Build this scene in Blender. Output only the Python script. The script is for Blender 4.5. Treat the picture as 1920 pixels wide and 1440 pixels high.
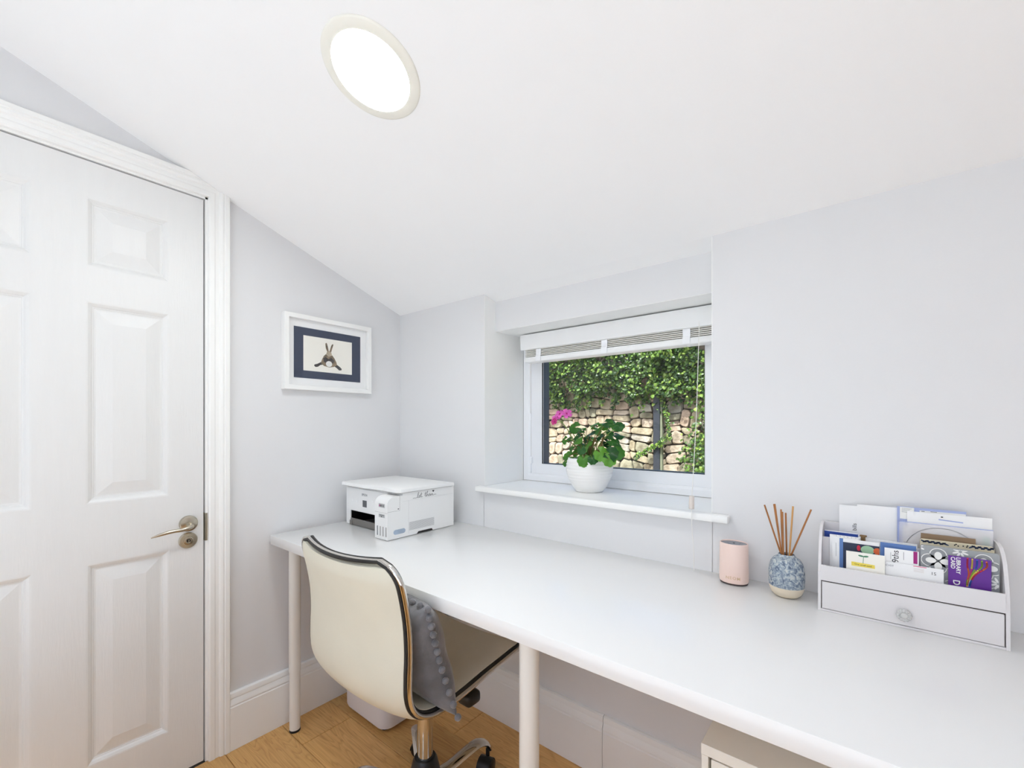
import bpy, bmesh, math, random
from math import sin, cos, pi, sqrt, radians
from mathutils import Vector, Matrix, noise

for _o in list(bpy.data.objects):
    bpy.data.objects.remove(_o)
scene = bpy.context.scene
COL = scene.collection

# ------------------------------------------------------------------ camera
cam_d = bpy.data.cameras.new('camera')
cam = bpy.data.objects.new('camera', cam_d)
COL.objects.link(cam)
cam_d.sensor_width = 36.0
cam_d.lens = 818.6 / 1920 * 36.0
cam_d.shift_y = (797.2 - 720) / 1920
cam_d.clip_start = 0.02
cam.location = (1.7448, -1.2979, 1.144)
cam.rotation_euler = (pi / 2, 0, 0.6804)
scene.camera = cam

# ------------------------------------------------------------------ sky, sun, exposure
world = bpy.data.worlds.new('world')
scene.world = world
world.use_nodes = True
wn = world.node_tree
bg = wn.nodes['Background']
sky = wn.nodes.new('ShaderNodeTexSky')
sky.sky_type = 'NISHITA'
sky.sun_disc = False
sky.sun_elevation = radians(58)
sky.sun_rotation = radians(200)
sky.dust_density = 4.0
sky.ozone_density = 1.0
wn.links.new(sky.outputs[0], bg.inputs['Color'])
bg.inputs['Strength'].default_value = 0.54

sun_d = bpy.data.lights.new('sun', 'SUN')
sun_d.energy = 9.6
sun_d.angle = radians(0.9)
sun_d.color = (0.955, 1.0, 0.995)
sun = bpy.data.objects.new('sun', sun_d)
COL.objects.link(sun)
sun.location = (1.5, -3, 6)
sun.rotation_euler = Vector((-0.30, 0.62, -0.95)).to_track_quat('-Z', 'Y').to_euler()

# daylight portals (they emit nothing; they steer sky sampling to the two openings)
def portal(name, loc, rot, sx, sy):
    d = bpy.data.lights.new(name, 'AREA')
    d.shape = 'RECTANGLE'; d.size = sx; d.size_y = sy
    d.cycles.is_portal = True
    o = bpy.data.objects.new(name, d)
    COL.objects.link(o)
    o.location = loc; o.rotation_euler = rot
portal('daylight_portal', (0.977, 0.31, 1.22), (-pi / 2, 0, 0), 0.70, 0.50)
portal('daylight_portal', (1.60, -2.62, 1.26), (pi / 2, 0, 0), 2.06, 1.86)

LAMP = 100.0          # radiance of the round ceiling light

scene.view_settings.view_transform = 'Standard'
scene.view_settings.look = 'None'
scene.view_settings.exposure = -0.40
scene.view_settings.gamma = 1.0
scene.view_settings.use_curve_mapping = False
scene.cycles.max_bounces = 12
scene.cycles.diffuse_bounces = 8
scene.cycles.transparent_max_bounces = 12

# ------------------------------------------------------------------ materials
def lin(c):
    def f(v):
        v /= 255.0
        return v / 12.92 if v <= 0.04045 else ((v + 0.055) / 1.055) ** 2.4
    return (f(c[0]), f(c[1]), f(c[2]), 1.0)

MATS = {}
def pm(name, col, rough=0.5, metal=0.0, var=0.0, vscale=8.0, bump=0.0, bscale=60.0, stretch=(1, 1, 1), spec=0.5, coat=0.0):
    """Principled material, noise-driven colour variation and relief."""
    m = bpy.data.materials.new(name)
    m.use_nodes = True
    nt = m.node_tree
    p = nt.nodes['Principled BSDF']
    p.inputs['Roughness'].default_value = rough
    p.inputs['Metallic'].default_value = metal
    p.inputs['Specular IOR Level'].default_value = spec
    p.inputs['Coat Weight'].default_value = coat
    c = lin(col)
    p.inputs['Base Color'].default_value = c
    tc = nt.nodes.new('ShaderNodeTexCoord')
    mp = nt.nodes.new('ShaderNodeMapping')
    mp.inputs['Scale'].default_value = stretch
    nt.links.new(tc.outputs['Object'], mp.inputs['Vector'])
    if var > 0:
        n = nt.nodes.new('ShaderNodeTexNoise')
        n.inputs['Scale'].default_value = vscale
        n.inputs['Detail'].default_value = 5
        nt.links.new(mp.outputs[0], n.inputs['Vector'])
        r = nt.nodes.new('ShaderNodeValToRGB')
        r.color_ramp.elements[0].position = 0.3
        r.color_ramp.elements[1].position = 0.7
        r.color_ramp.elements[0].color = tuple(v * (1 - var) for v in c[:3]) + (1,)
        r.color_ramp.elements[1].color = tuple(min(1, v * (1 + var)) for v in c[:3]) + (1,)
        nt.links.new(n.outputs['Fac'], r.inputs['Fac'])
        nt.links.new(r.outputs[0], p.inputs['Base Color'])
    if bump > 0:
        n2 = nt.nodes.new('ShaderNodeTexNoise')
        n2.inputs['Scale'].default_value = bscale
        n2.inputs['Detail'].default_value = 4
        nt.links.new(mp.outputs[0], n2.inputs['Vector'])
        b = nt.nodes.new('ShaderNodeBump')
        b.inputs['Strength'].default_value = bump
        b.inputs['Distance'].default_value = 0.002
        nt.links.new(n2.outputs['Fac'], b.inputs['Height'])
        nt.links.new(b.outputs[0], p.inputs['Normal'])
    MATS[name] = m
    return m

def ramp(nt, stops):
    r = nt.nodes.new('ShaderNodeValToRGB')
    e = r.color_ramp.elements
    while len(e) < len(stops):
        e.new(0.5)
    for i, (pos, c) in enumerate(stops):
        e[i].position = pos
        e[i].color = lin(c)
    return r

WALL = pm('wall_paint', (226, 226, 227), 0.75, var=0.006, vscale=3, bump=0.06, bscale=220)
CEIL = pm('ceiling_paint', (246, 246, 246), 0.8, var=0.004, vscale=2, bump=0.05, bscale=200)
TRIM = pm('trim_gloss', (245, 245, 243), 0.35, var=0.008, vscale=6, bump=0.03, bscale=80)
DOOR = pm('door_paint', (230, 230, 229), 0.42, var=0.008, vscale=5, bump=0.22, bscale=26, stretch=(9, 9, 1))
UPVC = pm('white_plastic_frame', (246, 247, 250), 0.3, var=0.004)
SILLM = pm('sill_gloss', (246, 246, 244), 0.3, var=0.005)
DARKF = pm('anthracite_frame', (58, 74, 92), 0.45, var=0.05)
GASK = pm('black_gasket', (36, 40, 46), 0.6, var=0.05)
DESKM = pm('white_laminate', (238, 238, 237), 0.22, var=0.004, vscale=3)
LEGM = pm('white_lacquered_steel', (238, 236, 230), 0.32, var=0.006)
RUBB = pm('black_rubber', (24, 24, 25), 0.7, var=0.08)
CREAM = pm('cream_leatherette', (222, 218, 200), 0.42, var=0.02, vscale=9, bump=0.10, bscale=240)
PADM = pm('cream_seat_leatherette', (224, 216, 196), 0.42, var=0.02, vscale=9, bump=0.10, bscale=240)
PIPE = pm('black_piping', (28, 26, 25), 0.5, var=0.08)
CHROME = pm('chrome', (214, 210, 204), 0.09, 1.0, var=0.02, vscale=3)
NICKEL = pm('brushed_nickel', (196, 188, 172), 0.26, 1.0, var=0.05, vscale=30, bump=0.04, bscale=200)
BLACKP = pm('black_plastic', (22, 22, 23), 0.4, var=0.08)
BINM = pm('white_bin_plastic', (238, 237, 240), 0.4, var=0.006)
PRNW = pm('printer_white_plastic', (242, 242, 241), 0.42, var=0.005, bump=0.04, bscale=400)
PRNG = pm('printer_seam_grey', (128, 126, 124), 0.6, var=0.05)
PRND = pm('printer_dark_cavity', (20, 18, 18), 0.5, var=0.1)
PRNT = pm('printer_tray_grey', (120, 116, 112), 0.35, var=0.05)
INK = pm('black_ink', (30, 30, 34), 0.5, var=0.05)
GREYINK = pm('grey_ink', (118, 120, 124), 0.5, var=0.05)
VENT = pm('printer_vent_grey', (186, 187, 188), 0.6, var=0.03)
LABG = pm('ink_gauge_grey', (164, 160, 158), 0.3, var=0.08)
SCRN = pm('small_screen', (96, 98, 102), 0.15, var=0.05)
TANKW = pm('ink_tank_window', (168, 184, 204), 0.12, var=0.15, vscale=20)
PAPER = pm('white_paper', (246, 246, 246), 0.8, var=0.006)
CREAMP = pm('cream_card', (246, 243, 234), 0.8, var=0.01)
NAVY = pm('navy_mount', (58, 66, 88), 0.85, var=0.03)
FRAMEW = pm('white_picture_frame', (244, 244, 242), 0.4, var=0.006)
RABB = pm('rabbit_fur_print', (132, 116, 96), 0.9, var=0.6, vscale=55)
RABD = pm('rabbit_dark_print', (70, 66, 66), 0.9, var=0.5, vscale=70)
RABL = pm('rabbit_pale_print', (186, 172, 150), 0.9, var=0.3, vscale=60)
POTM = pm('white_glazed_pot', (243, 242, 240), 0.28, var=0.006)
SOIL = pm('potting_soil', (54, 42, 32), 0.95, var=0.4, vscale=60, bump=0.6, bscale=90)
PINK = pm('blush_pink_metal', (243, 217, 206), 0.35, var=0.01)
GREYL = pm('grey_lid', (142, 146, 154), 0.35, 0.5, var=0.05)
GOLDT = pm('gold_print', (214, 186, 150), 0.4, 0.4, var=0.03)
ORG = pm('pale_grey_paint', (226, 223, 224), 0.55, var=0.01, vscale=7, bump=0.04, bscale=120)
GAPM = pm('dark_gap', (74, 62, 62), 0.8, var=0.05)
CABM = pm('cabinet_white', (240, 237, 228), 0.35, var=0.006)
CORD = pm('white_cord', (236, 234, 230), 0.7, var=0.01)
TASS = pm('tassel_beige', (222, 212, 204), 0.5, var=0.02)
SLATM = pm('blind_slat', (236, 234, 228), 0.45, var=0.01)
VALM = pm('blind_valance', (243, 243, 243), 0.4, var=0.006)
REEDM = pm('brown_reed', (170, 112, 62), 0.7, var=0.12, vscale=20, stretch=(4, 4, 1))
REEDP = pm('pale_reed', (204, 152, 92), 0.7, var=0.1, vscale=20, stretch=(4, 4, 1))
BLUE = pm('blue_card', (96, 130, 188), 0.7, var=0.03)
BLUE2 = pm('royal_blue_book', (38, 72, 160), 0.6, var=0.04)
LILAC = pm('lilac_blue_print', (166, 178, 220), 0.7, var=0.02)
MAGE = pm('magenta_print', (160, 36, 120), 0.7, var=0.04)
PINKP = pm('hot_pink_print', (224, 64, 128), 0.7, var=0.04)
PURP = pm('purple_card', (98, 38, 146), 0.5, var=0.05)
YELL = pm('yellow_print', (240, 218, 92), 0.7, var=0.03)
GREENP = pm('green_print', (76, 138, 104), 0.7, var=0.05)
LGREEN = pm('pale_green_label', (168, 208, 172), 0.7, var=0.04)
GREYT = pm('grey_tile_print', (160, 163, 165), 0.7, var=0.02)
WHITEP = pm('white_print', (240, 240, 236), 0.7, var=0.01)
KRAFT = pm('kraft_brown_card', (150, 126, 100), 0.8, var=0.05)
FLOR = pm('floral_book_cover', (222, 212, 184), 0.7, var=0.03)
NAVYP = pm('navy_leaf_print', (58, 74, 104), 0.7, var=0.15, vscale=40)
RED = pm('red_print', (206, 44, 72), 0.6, var=0.03)
ORANGE = pm('orange_print', (232, 110, 60), 0.6, var=0.03)
LIME = pm('lime_print', (150, 190, 60), 0.6, var=0.03)
SKYB = pm('bright_blue_print', (58, 100, 208), 0.6, var=0.03)
CLIP = pm('bronze_clip', (130, 104, 72), 0.4, 0.6, var=0.05)
POSTM = pm('black_post_paint', (38, 44, 52), 0.5, var=0.1, vscale=4)
GROUND = pm('garden_gravel', (138, 130, 118), 0.95, var=0.35, vscale=14, bump=0.7, bscale=50)
MORT = pm('wall_core', (62, 56, 48), 0.95, var=0.3, vscale=10, bump=0.7, bscale=20)
STEMG = pm('green_stem', (112, 140, 62), 0.6, var=0.1)
STEMB = pm('brown_stem', (120, 98, 58), 0.7, var=0.15)
PETAL = pm('pink_petal', (220, 96, 184), 0.6, var=0.3, vscale=60)
PETALD = pm('deep_pink_petal', (186, 40, 122), 0.6, var=0.2, vscale=60)
VELV = pm('grey_velvet', (116, 115, 119), 0.9, var=0.34, vscale=16, bump=0.7, bscale=90)
VELV.node_tree.nodes['Principled BSDF'].inputs['Sheen Weight'].default_value = 0.5
RINGM = pm('light_trim_ring', (240, 238, 228), 0.4, var=0.005)

def mat_glass():
    m = bpy.data.materials.new('clear_glass')
    m.use_nodes = True
    nt = m.node_tree
    nt.nodes.remove(nt.nodes['Principled BSDF'])
    out = nt.nodes['Material Output']
    tr = nt.nodes.new('ShaderNodeBsdfTransparent')
    gl = nt.nodes.new('ShaderNodeBsdfGlossy')
    gl.inputs['Roughness'].default_value = 0.0
    lw = nt.nodes.new('ShaderNodeLayerWeight')
    lw.inputs['Blend'].default_value = 0.5
    pw = nt.nodes.new('ShaderNodeMath'); pw.operation = 'POWER'; pw.inputs[1].default_value = 4.0
    nt.links.new(lw.outputs['Facing'], pw.inputs[0])
    fr = nt.nodes.new('ShaderNodeMapRange')
    fr.inputs['To Min'].default_value = 0.02; fr.inputs['To Max'].default_value = 0.55
    nt.links.new(pw.outputs[0], fr.inputs['Value'])
    mx = nt.nodes.new('ShaderNodeMixShader')
    nt.links.new(fr.outputs[0], mx.inputs[0])
    nt.links.new(tr.outputs[0], mx.inputs[1])
    nt.links.new(gl.outputs[0], mx.inputs[2])
    nt.links.new(mx.outputs[0], out.inputs['Surface'])
    return m
GLASS = mat_glass()

def mat_sleeve():
    m = bpy.data.materials.new('clear_plastic_sleeve')
    m.use_nodes = True
    nt = m.node_tree
    p = nt.nodes['Principled BSDF']
    p.inputs['Base Color'].default_value = lin((236, 234, 240))
    p.inputs['Roughness'].default_value = 0.15
    p.inputs['Alpha'].default_value = 0.35
    return m
SLEEVE = mat_sleeve()

def mat_emit(name, col, s):
    m = bpy.data.materials.new(name)
    m.use_nodes = True
    nt = m.node_tree
    nt.nodes.remove(nt.nodes['Principled BSDF'])
    e = nt.nodes.new('ShaderNodeEmission')
    e.inputs['Color'].default_value = col
    e.inputs['Strength'].default_value = s
    nt.links.new(e.outputs[0], nt.nodes['Material Output'].inputs['Surface'])
    return m
LEDM = mat_emit('lit_diffuser', (0.955, 1.0, 0.99, 1), LAMP)

def mat_crystal():
    m = pm('crystal_knob', (240, 240, 238), 0.08)
    p = m.node_tree.nodes['Principled BSDF']
    p.inputs['Transmission Weight'].default_value = 0.35
    p.inputs['IOR'].default_value = 1.5
    return m
CRYS = mat_crystal()

def mat_oak():
    m = bpy.data.materials.new('oak_plank')
    m.use_nodes = True
    nt = m.node_tree
    p = nt.nodes['Principled BSDF']
    tc = nt.nodes.new('ShaderNodeTexCoord')
    oi = nt.nodes.new('ShaderNodeObjectInfo')
    mul = nt.nodes.new('ShaderNodeMath'); mul.operation = 'MULTIPLY'; mul.inputs[1].default_value = 37.0
    nt.links.new(oi.outputs['Random'], mul.inputs[0])
    cx = nt.nodes.new('ShaderNodeCombineXYZ')
    for i in range(3):
        nt.links.new(mul.outputs[0], cx.inputs[i])
    add = nt.nodes.new('ShaderNodeVectorMath'); add.operation = 'ADD'
    nt.links.new(tc.outputs['Object'], add.inputs[0]); nt.links.new(cx.outputs[0], add.inputs[1])
    mp = nt.nodes.new('ShaderNodeMapping'); mp.inputs['Scale'].default_value = (1.1, 7.0, 7.0)
    nt.links.new(add.outputs[0], mp.inputs['Vector'])
    n1 = nt.nodes.new('ShaderNodeTexNoise'); n1.inputs['Scale'].default_value = 1.6; n1.inputs['Detail'].default_value = 3
    n1.inputs['Distortion'].default_value = 0.6
    nt.links.new(mp.outputs[0], n1.inputs['Vector'])
    # growth rings: contour the slow noise
    k = nt.nodes.new('ShaderNodeMath'); k.operation = 'MULTIPLY'; k.inputs[1].default_value = 22.0
    nt.links.new(n1.outputs['Fac'], k.inputs[0])
    fr = nt.nodes.new('ShaderNodeMath'); fr.operation = 'FRACT'
    nt.links.new(k.outputs[0], fr.inputs[0])
    r1 = ramp(nt, [(0.0, (196, 142, 80)), (0.25, (224, 174, 106)), (0.8, (230, 184, 116)), (1.0, (198, 146, 84))])
    nt.links.new(fr.outputs[0], r1.inputs['Fac'])
    mp2 = nt.nodes.new('ShaderNodeMapping'); mp2.inputs['Scale'].default_value = (3.0, 90.0, 90.0)
    nt.links.new(add.outputs[0], mp2.inputs['Vector'])
    n2 = nt.nodes.new('ShaderNodeTexNoise'); n2.inputs['Scale'].default_value = 2.0; n2.inputs['Detail'].default_value = 4
    nt.links.new(mp2.outputs[0], n2.inputs['Vector'])
    r2 = ramp(nt, [(0.3, (194, 142, 82)), (0.65, (230, 184, 118))])
    nt.links.new(n2.outputs['Fac'], r2.inputs['Fac'])
    mx = nt.nodes.new('ShaderNodeMixRGB'); mx.inputs[0].default_value = 0.5
    nt.links.new(r1.outputs[0], mx.inputs[1]); nt.links.new(r2.outputs[0], mx.inputs[2])
    hs = nt.nodes.new('ShaderNodeHueSaturation')
    vr = nt.nodes.new('ShaderNodeMapRange'); vr.inputs['To Min'].default_value = 0.85; vr.inputs['To Max'].default_value = 1.12
    nt.links.new(oi.outputs['Random'], vr.inputs['Value'])
    nt.links.new(vr.outputs[0], hs.inputs['Value'])
    nt.links.new(mx.outputs[0], hs.inputs['Color'])
    nt.links.new(hs.outputs[0], p.inputs['Base Color'])
    p.inputs['Roughness'].default_value = 0.42
    b = nt.nodes.new('ShaderNodeBump'); b.inputs['Strength'].default_value = 0.12; b.inputs['Distance'].default_value = 0.002
    nt.links.new(n2.outputs['Fac'], b.inputs['Height']); nt.links.new(b.outputs[0], p.inputs['Normal'])
    return m
OAK = mat_oak()

def mat_stone(island):
    m = bpy.data.materials.new('rubble_stone')
    m.use_nodes = True
    nt = m.node_tree
    p = nt.nodes['Principled BSDF']
    p.inputs['Roughness'].default_value = 0.95
    tc = nt.nodes.new('ShaderNodeTexCoord')
    oi = nt.nodes.new('ShaderNodeObjectInfo')
    r = ramp(nt, [(0.0, (170, 160, 134)), (0.2, (188, 174, 148)), (0.4, (150, 147, 124)), (0.55, (198, 183, 162)),
                  (0.7, (176, 171, 156)), (0.85, (190, 169, 148)), (1.0, (160, 155, 136))])
    r.color_ramp.interpolation = 'CONSTANT'
    if island:
        gi = nt.nodes.new('ShaderNodeNewGeometry')
        nt.links.new(gi.outputs['Random Per Island'], r.inputs['Fac'])
    else:
        nt.links.new(oi.outputs['Random'], r.inputs['Fac'])
    n = nt.nodes.new('ShaderNodeTexNoise'); n.inputs['Scale'].default_value = 14; n.inputs['Detail'].default_value = 6
    nt.links.new(tc.outputs['Object'], n.inputs['Vector'])
    r2 = ramp(nt, [(0.3, (150, 142, 124)), (0.6, (255, 255, 255))])
    nt.links.new(n.outputs['Fac'], r2.inputs['Fac'])
    mx = nt.nodes.new('ShaderNodeMixRGB'); mx.blend_type = 'MULTIPLY'; mx.inputs[0].default_value = 0.7
    nt.links.new(r.outputs[0], mx.inputs[1]); nt.links.new(r2.outputs[0], mx.inputs[2])
    nt.links.new(mx.outputs[0], p.inputs['Base Color'])
    n2 = nt.nodes.new('ShaderNodeTexNoise'); n2.inputs['Scale'].default_value = 40; n2.inputs['Detail'].default_value = 6
    nt.links.new(tc.outputs['Object'], n2.inputs['Vector'])
    b = nt.nodes.new('ShaderNodeBump'); b.inputs['Strength'].default_value = 0.8; b.inputs['Distance'].default_value = 0.01
    nt.links.new(n2.outputs['Fac'], b.inputs['Height']); nt.links.new(b.outputs[0], p.inputs['Normal'])
    return m
STONE = mat_stone(False)
STONE_FAR = mat_stone(True)

def mat_leaf(name, stops, trans=0.35, rough=0.45):
    m = bpy.data.materials.new(name)
    m.use_nodes = True
    nt = m.node_tree
    p = nt.nodes['Principled BSDF']
    p.inputs['Roughness'].default_value = rough
    g = nt.nodes.new('ShaderNodeNewGeometry')
    oi = nt.nodes.new('ShaderNodeObjectInfo')
    ad = nt.nodes.new('ShaderNodeMath'); ad.operation = 'ADD'
    nt.links.new(g.outputs['Random Per Island'], ad.inputs[0]); nt.links.new(oi.outputs['Random'], ad.inputs[1])
    fr = nt.nodes.new('ShaderNodeMath'); fr.operation = 'FRACT'
    nt.links.new(ad.outputs[0], fr.inputs[0])
    r = ramp(nt, stops)
    nt.links.new(fr.outputs[0], r.inputs['Fac'])
    tc = nt.nodes.new('ShaderNodeTexCoord')
    n = nt.nodes.new('ShaderNodeTexNoise'); n.inputs['Scale'].default_value = 60; n.inputs['Detail'].default_value = 3
    nt.links.new(tc.outputs['Object'], n.inputs['Vector'])
    hs = nt.nodes.new('ShaderNodeHueSaturation')
    vr = nt.nodes.new('ShaderNodeMapRange'); vr.inputs['To Min'].default_value = 0.75; vr.inputs['To Max'].default_value = 1.25
    nt.links.new(n.outputs['Fac'], vr.inputs['Value']); nt.links.new(vr.outputs[0], hs.inputs['Value'])
    nt.links.new(r.outputs[0], hs.inputs['Color'])
    nt.links.new(hs.outputs[0], p.inputs['Base Color'])
    t = nt.nodes.new('ShaderNodeBsdfTranslucent')
    nt.links.new(hs.outputs[0], t.inputs['Color'])
    mx = nt.nodes.new('ShaderNodeMixShader'); mx.inputs[0].default_value = trans
    nt.links.new(p.outputs[0], mx.inputs[1]); nt.links.new(t.outputs[0], mx.inputs[2])
    nt.links.new(mx.outputs[0], nt.nodes['Material Output'].inputs['Surface'])
    return m
GERL = mat_leaf('geranium_leaf', [(0.0, (30, 74, 38)), (0.4, (48, 108, 42)), (0.75, (86, 148, 50)), (1.0, (116, 178, 62))], 0.4, 0.35)
IVYL = mat_leaf('ivy_leaf', [(0.0, (34, 62, 26)), (0.4, (64, 98, 36)), (0.75, (104, 140, 52)), (1.0, (156, 182, 88))], 0.35, 0.35)

def mat_vase():
    m = bpy.data.materials.new('speckled_blue_glaze')
    m.use_nodes = True
    nt = m.node_tree
    p = nt.nodes['Principled BSDF']
    p.inputs['Roughness'].default_value = 0.2
    tc = nt.nodes.new('ShaderNodeTexCoord')
    n = nt.nodes.new('ShaderNodeTexNoise'); n.inputs['Scale'].default_value = 130; n.inputs['Detail'].default_value = 5
    n.inputs['Distortion'].default_value = 1.0
    nt.links.new(tc.outputs['Object'], n.inputs['Vector'])
    r = ramp(nt, [(0.34, (88, 102, 124)), (0.46, (132, 146, 162)), (0.56, (172, 183, 190)), (0.68, (202, 206, 202))])
    nt.links.new(n.outputs['Fac'], r.inputs['Fac'])
    nt.links.new(r.outputs[0], p.inputs['Base Color'])
    return m
GLAZE = mat_vase()
VCREAM = pm('cream_unglazed_base', (226, 214, 192), 0.45, var=0.02)

# ------------------------------------------------------------------ mesh helpers
class MB:
    def __init__(s):
        s.v = []; s.f = []
    def add(s, v, f, M=None):
        b = len(s.v)
        s.v += [tuple(M @ Vector(p)) if M else tuple(p) for p in v]
        s.f += [tuple(i + b for i in q) for q in f]
        return s
    def box(s, x0, y0, z0, x1, y1, z1, bev=0.0, seg=2, M=None):
        if bev <= 0:
            v = [(x0, y0, z0), (x1, y0, z0), (x1, y1, z0), (x0, y1, z0), (x0, y0, z1), (x1, y0, z1), (x1, y1, z1), (x0, y1, z1)]
            f = [(3, 2, 1, 0), (4, 5, 6, 7), (0, 1, 5, 4), (1, 2, 6, 5), (2, 3, 7, 6), (3, 0, 4, 7)]
            return s.add(v, f, M)
        bm = bmesh.new()
        bmesh.ops.create_cube(bm, size=1.0)
        for q in bm.verts:
            q.co = Vector(((x0 + x1) / 2 + q.co.x * (x1 - x0), (y0 + y1) / 2 + q.co.y * (y1 - y0), (z0 + z1) / 2 + q.co.z * (z1 - z0)))
        bmesh.ops.bevel(bm, geom=bm.edges[:], offset=bev, segments=seg, profile=0.5, affect='EDGES')
        s.bm(bm, M)
        return s
    def bm(s, bm, M=None):
        bm.verts.index_update()
        s.add([q.co[:] for q in bm.verts], [[q.index for q in f.verts] for f in bm.faces], M)
        bm.free()
        return s
    def tube(s, path, r, n=10, closed=False, cap=True, M=None, flat=None):
        P = [Vector(p) for p in path]
        m = len(P)
        rs = r if isinstance(r, (list, tuple)) else [r] * m
        T = []
        for i in range(m):
            a = P[i - 1] if (i > 0 or closed) else P[i]
            b = P[(i + 1) % m] if (i < m - 1 or closed) else P[i]
            t = (b - a)
            T.append(t.normalized() if t.length > 1e-9 else Vector((0, 0, 1)))
        up = Vector((0, 0, 1)) if abs(T[0].z) < 0.9 else Vector((1, 0, 0))
        N = (up - T[0] * up.dot(T[0])).normalized()
        v = []; f = []
        for i in range(m):
            N = (N - T[i] * N.dot(T[i]))
            N = N.normalized() if N.length > 1e-6 else T[i].orthogonal().normalized()
            B = T[i].cross(N)
            for k in range(n):
                a = 2 * pi * k / n
                ra = rs[i]
                rb = ra * (flat if flat else 1)
                v.append(P[i] + N * cos(a) * rb + B * sin(a) * ra)
        for i in range(m if closed else m - 1):
            j = (i + 1) % m
            for k in range(n):
                f.append((i * n + k, i * n + (k + 1) % n, j * n + (k + 1) % n, j * n + k))
        if cap and not closed:
            f.append(tuple(range(n - 1, -1, -1)))
            f.append(tuple((m - 1) * n + k for k in range(n)))
        return s.add([tuple(q) for q in v], f, M)
    def lathe(s, prof, n=32, c=(0, 0, 0), sx=1, sy=1, M=None):
        v = []; f = []
        for (r, z) in prof:
            for k in range(n):
                a = 2 * pi * k / n
                v.append((c[0] + r * cos(a) * sx, c[1] + r * sin(a) * sy, c[2] + z))
        m = len(prof)
        for i in range(m - 1):
            for k in range(n):
                f.append((i * n + k, i * n + (k + 1) % n, (i + 1) * n + (k + 1) % n, (i + 1) * n + k))
        if prof[0][0] > 1e-6:
            f.append(tuple(range(n - 1, -1, -1)))
        if prof[-1][0] > 1e-6:
            f.append(tuple((m - 1) * n + k for k in range(n)))
        return s.add(v, f, M)
    def prism(s, poly, d0, d1, plane='xy', M=None):
        """2-D polygon (CCW) extruded from d0 to d1 along the third axis."""
        def mk(p, d):
            return {'xy': (p[0], p[1], d), 'xz': (p[0], d, p[1]), 'yz': (d, p[0], p[1])}[plane]
        n = len(poly)
        v = [mk(p, d0) for p in poly] + [mk(p, d1) for p in poly]
        f = [tuple(range(n - 1, -1, -1)), tuple(range(n, 2 * n))]
        for i in range(n):
            j = (i + 1) % n
            f.append((i, j, n + j, n + i))
        return s.add(v, f, M)
    def sphere(s, c, r, n=10, m=6, sc=(1, 1, 1)):
        prof = [(r * sin(pi * i / m), -r * cos(pi * i / m)) for i in range(m + 1)]
        v = [(c[0], c[1], c[2] - r * sc[2])]
        f = []
        for i in range(1, m):
            for k in range(n):
                a = 2 * pi * k / n
                v.append((c[0] + prof[i][0] * cos(a) * sc[0], c[1] + prof[i][0] * sin(a) * sc[1], c[2] + prof[i][1] * sc[2]))
        v.append((c[0], c[1], c[2] + r * sc[2]))
        for k in range(n):
            f.append((0, 1 + (k + 1) % n, 1 + k))
            f.append((len(v) - 1, 1 + (m - 2) * n + k, 1 + (m - 2) * n + (k + 1) % n))
        for i in range(m - 2):
            for k in range(n):
                a = 1 + i * n
                f.append((a + k, a + (k + 1) % n, a + n + (k + 1) % n, a + n + k))
        return s.add(v, f)

WLOC = {}
def link(o, parent, wloc):
    COL.objects.link(o)
    WLOC[o.name] = Vector(wloc)
    if parent is not None:
        o.parent = parent
        o.location = Vector(wloc) - WLOC[parent.name]
    else:
        o.location = wloc
    return o

def fixn(me):
    bm = bmesh.new(); bm.from_mesh(me)
    bmesh.ops.recalc_face_normals(bm, faces=bm.faces)
    bm.to_mesh(me); bm.free()

def obj(name, mb, mat, parent=None, smooth=True, angle=35, origin=None, recalc=True):
    vs = mb.v
    if origin is None:
        lo = [min(p[i] for p in vs) for i in range(3)]
        hi = [max(p[i] for p in vs) for i in range(3)]
        origin = ((lo[0] + hi[0]) / 2, (lo[1] + hi[1]) / 2, lo[2])
    me = bpy.data.meshes.new(name)
    me.from_pydata([(p[0] - origin[0], p[1] - origin[1], p[2] - origin[2]) for p in vs], [], mb.f)
    if recalc:
        fixn(me)
    me.materials.append(mat)
    if smooth:
        me.polygons.foreach_set('use_smooth', [True] * len(me.polygons))
        me.set_sharp_from_angle(angle=radians(angle))
    me.update()
    o = bpy.data.objects.new(name, me)
    return link(o, parent, origin)

def share(name, src, wloc, parent=None, rot=None, scale=None):
    o = src.copy()
    o.name = name
    o.parent = None
    if rot is not None: o.rotation_euler = rot
    if scale is not None: o.scale = scale
    return link(o, parent, wloc)

def empty(name, loc):
    o = bpy.data.objects.new(name, None)
    o.empty_display_size = 0.05
    return link(o, None, loc)

def tag(o, label=None, cat=None, group=None, kind=None):
    if label: o['label'] = label
    if cat: o['category'] = cat
    if group: o['group'] = group
    if kind: o['kind'] = kind
    return o

def cat_rom(pts, n):
    """smooth resampled polyline through points"""
    P = [Vector(p) for p in pts]
    P = [P[0] * 2 - P[1]] + P + [P[-1] * 2 - P[-2]]
    out = []
    for i in range(1, len(P) - 2):
        for k in range(n):
            t = k / n
            a, b, c, d = P[i - 1], P[i], P[i + 1], P[i + 2]
            out.append(0.5 * ((2 * b) + (c - a) * t + (2 * a - 5 * b + 4 * c - d) * t * t + (3 * b - a - 3 * c + d) * t ** 3))
    out.append(P[-2])
    return out

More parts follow.
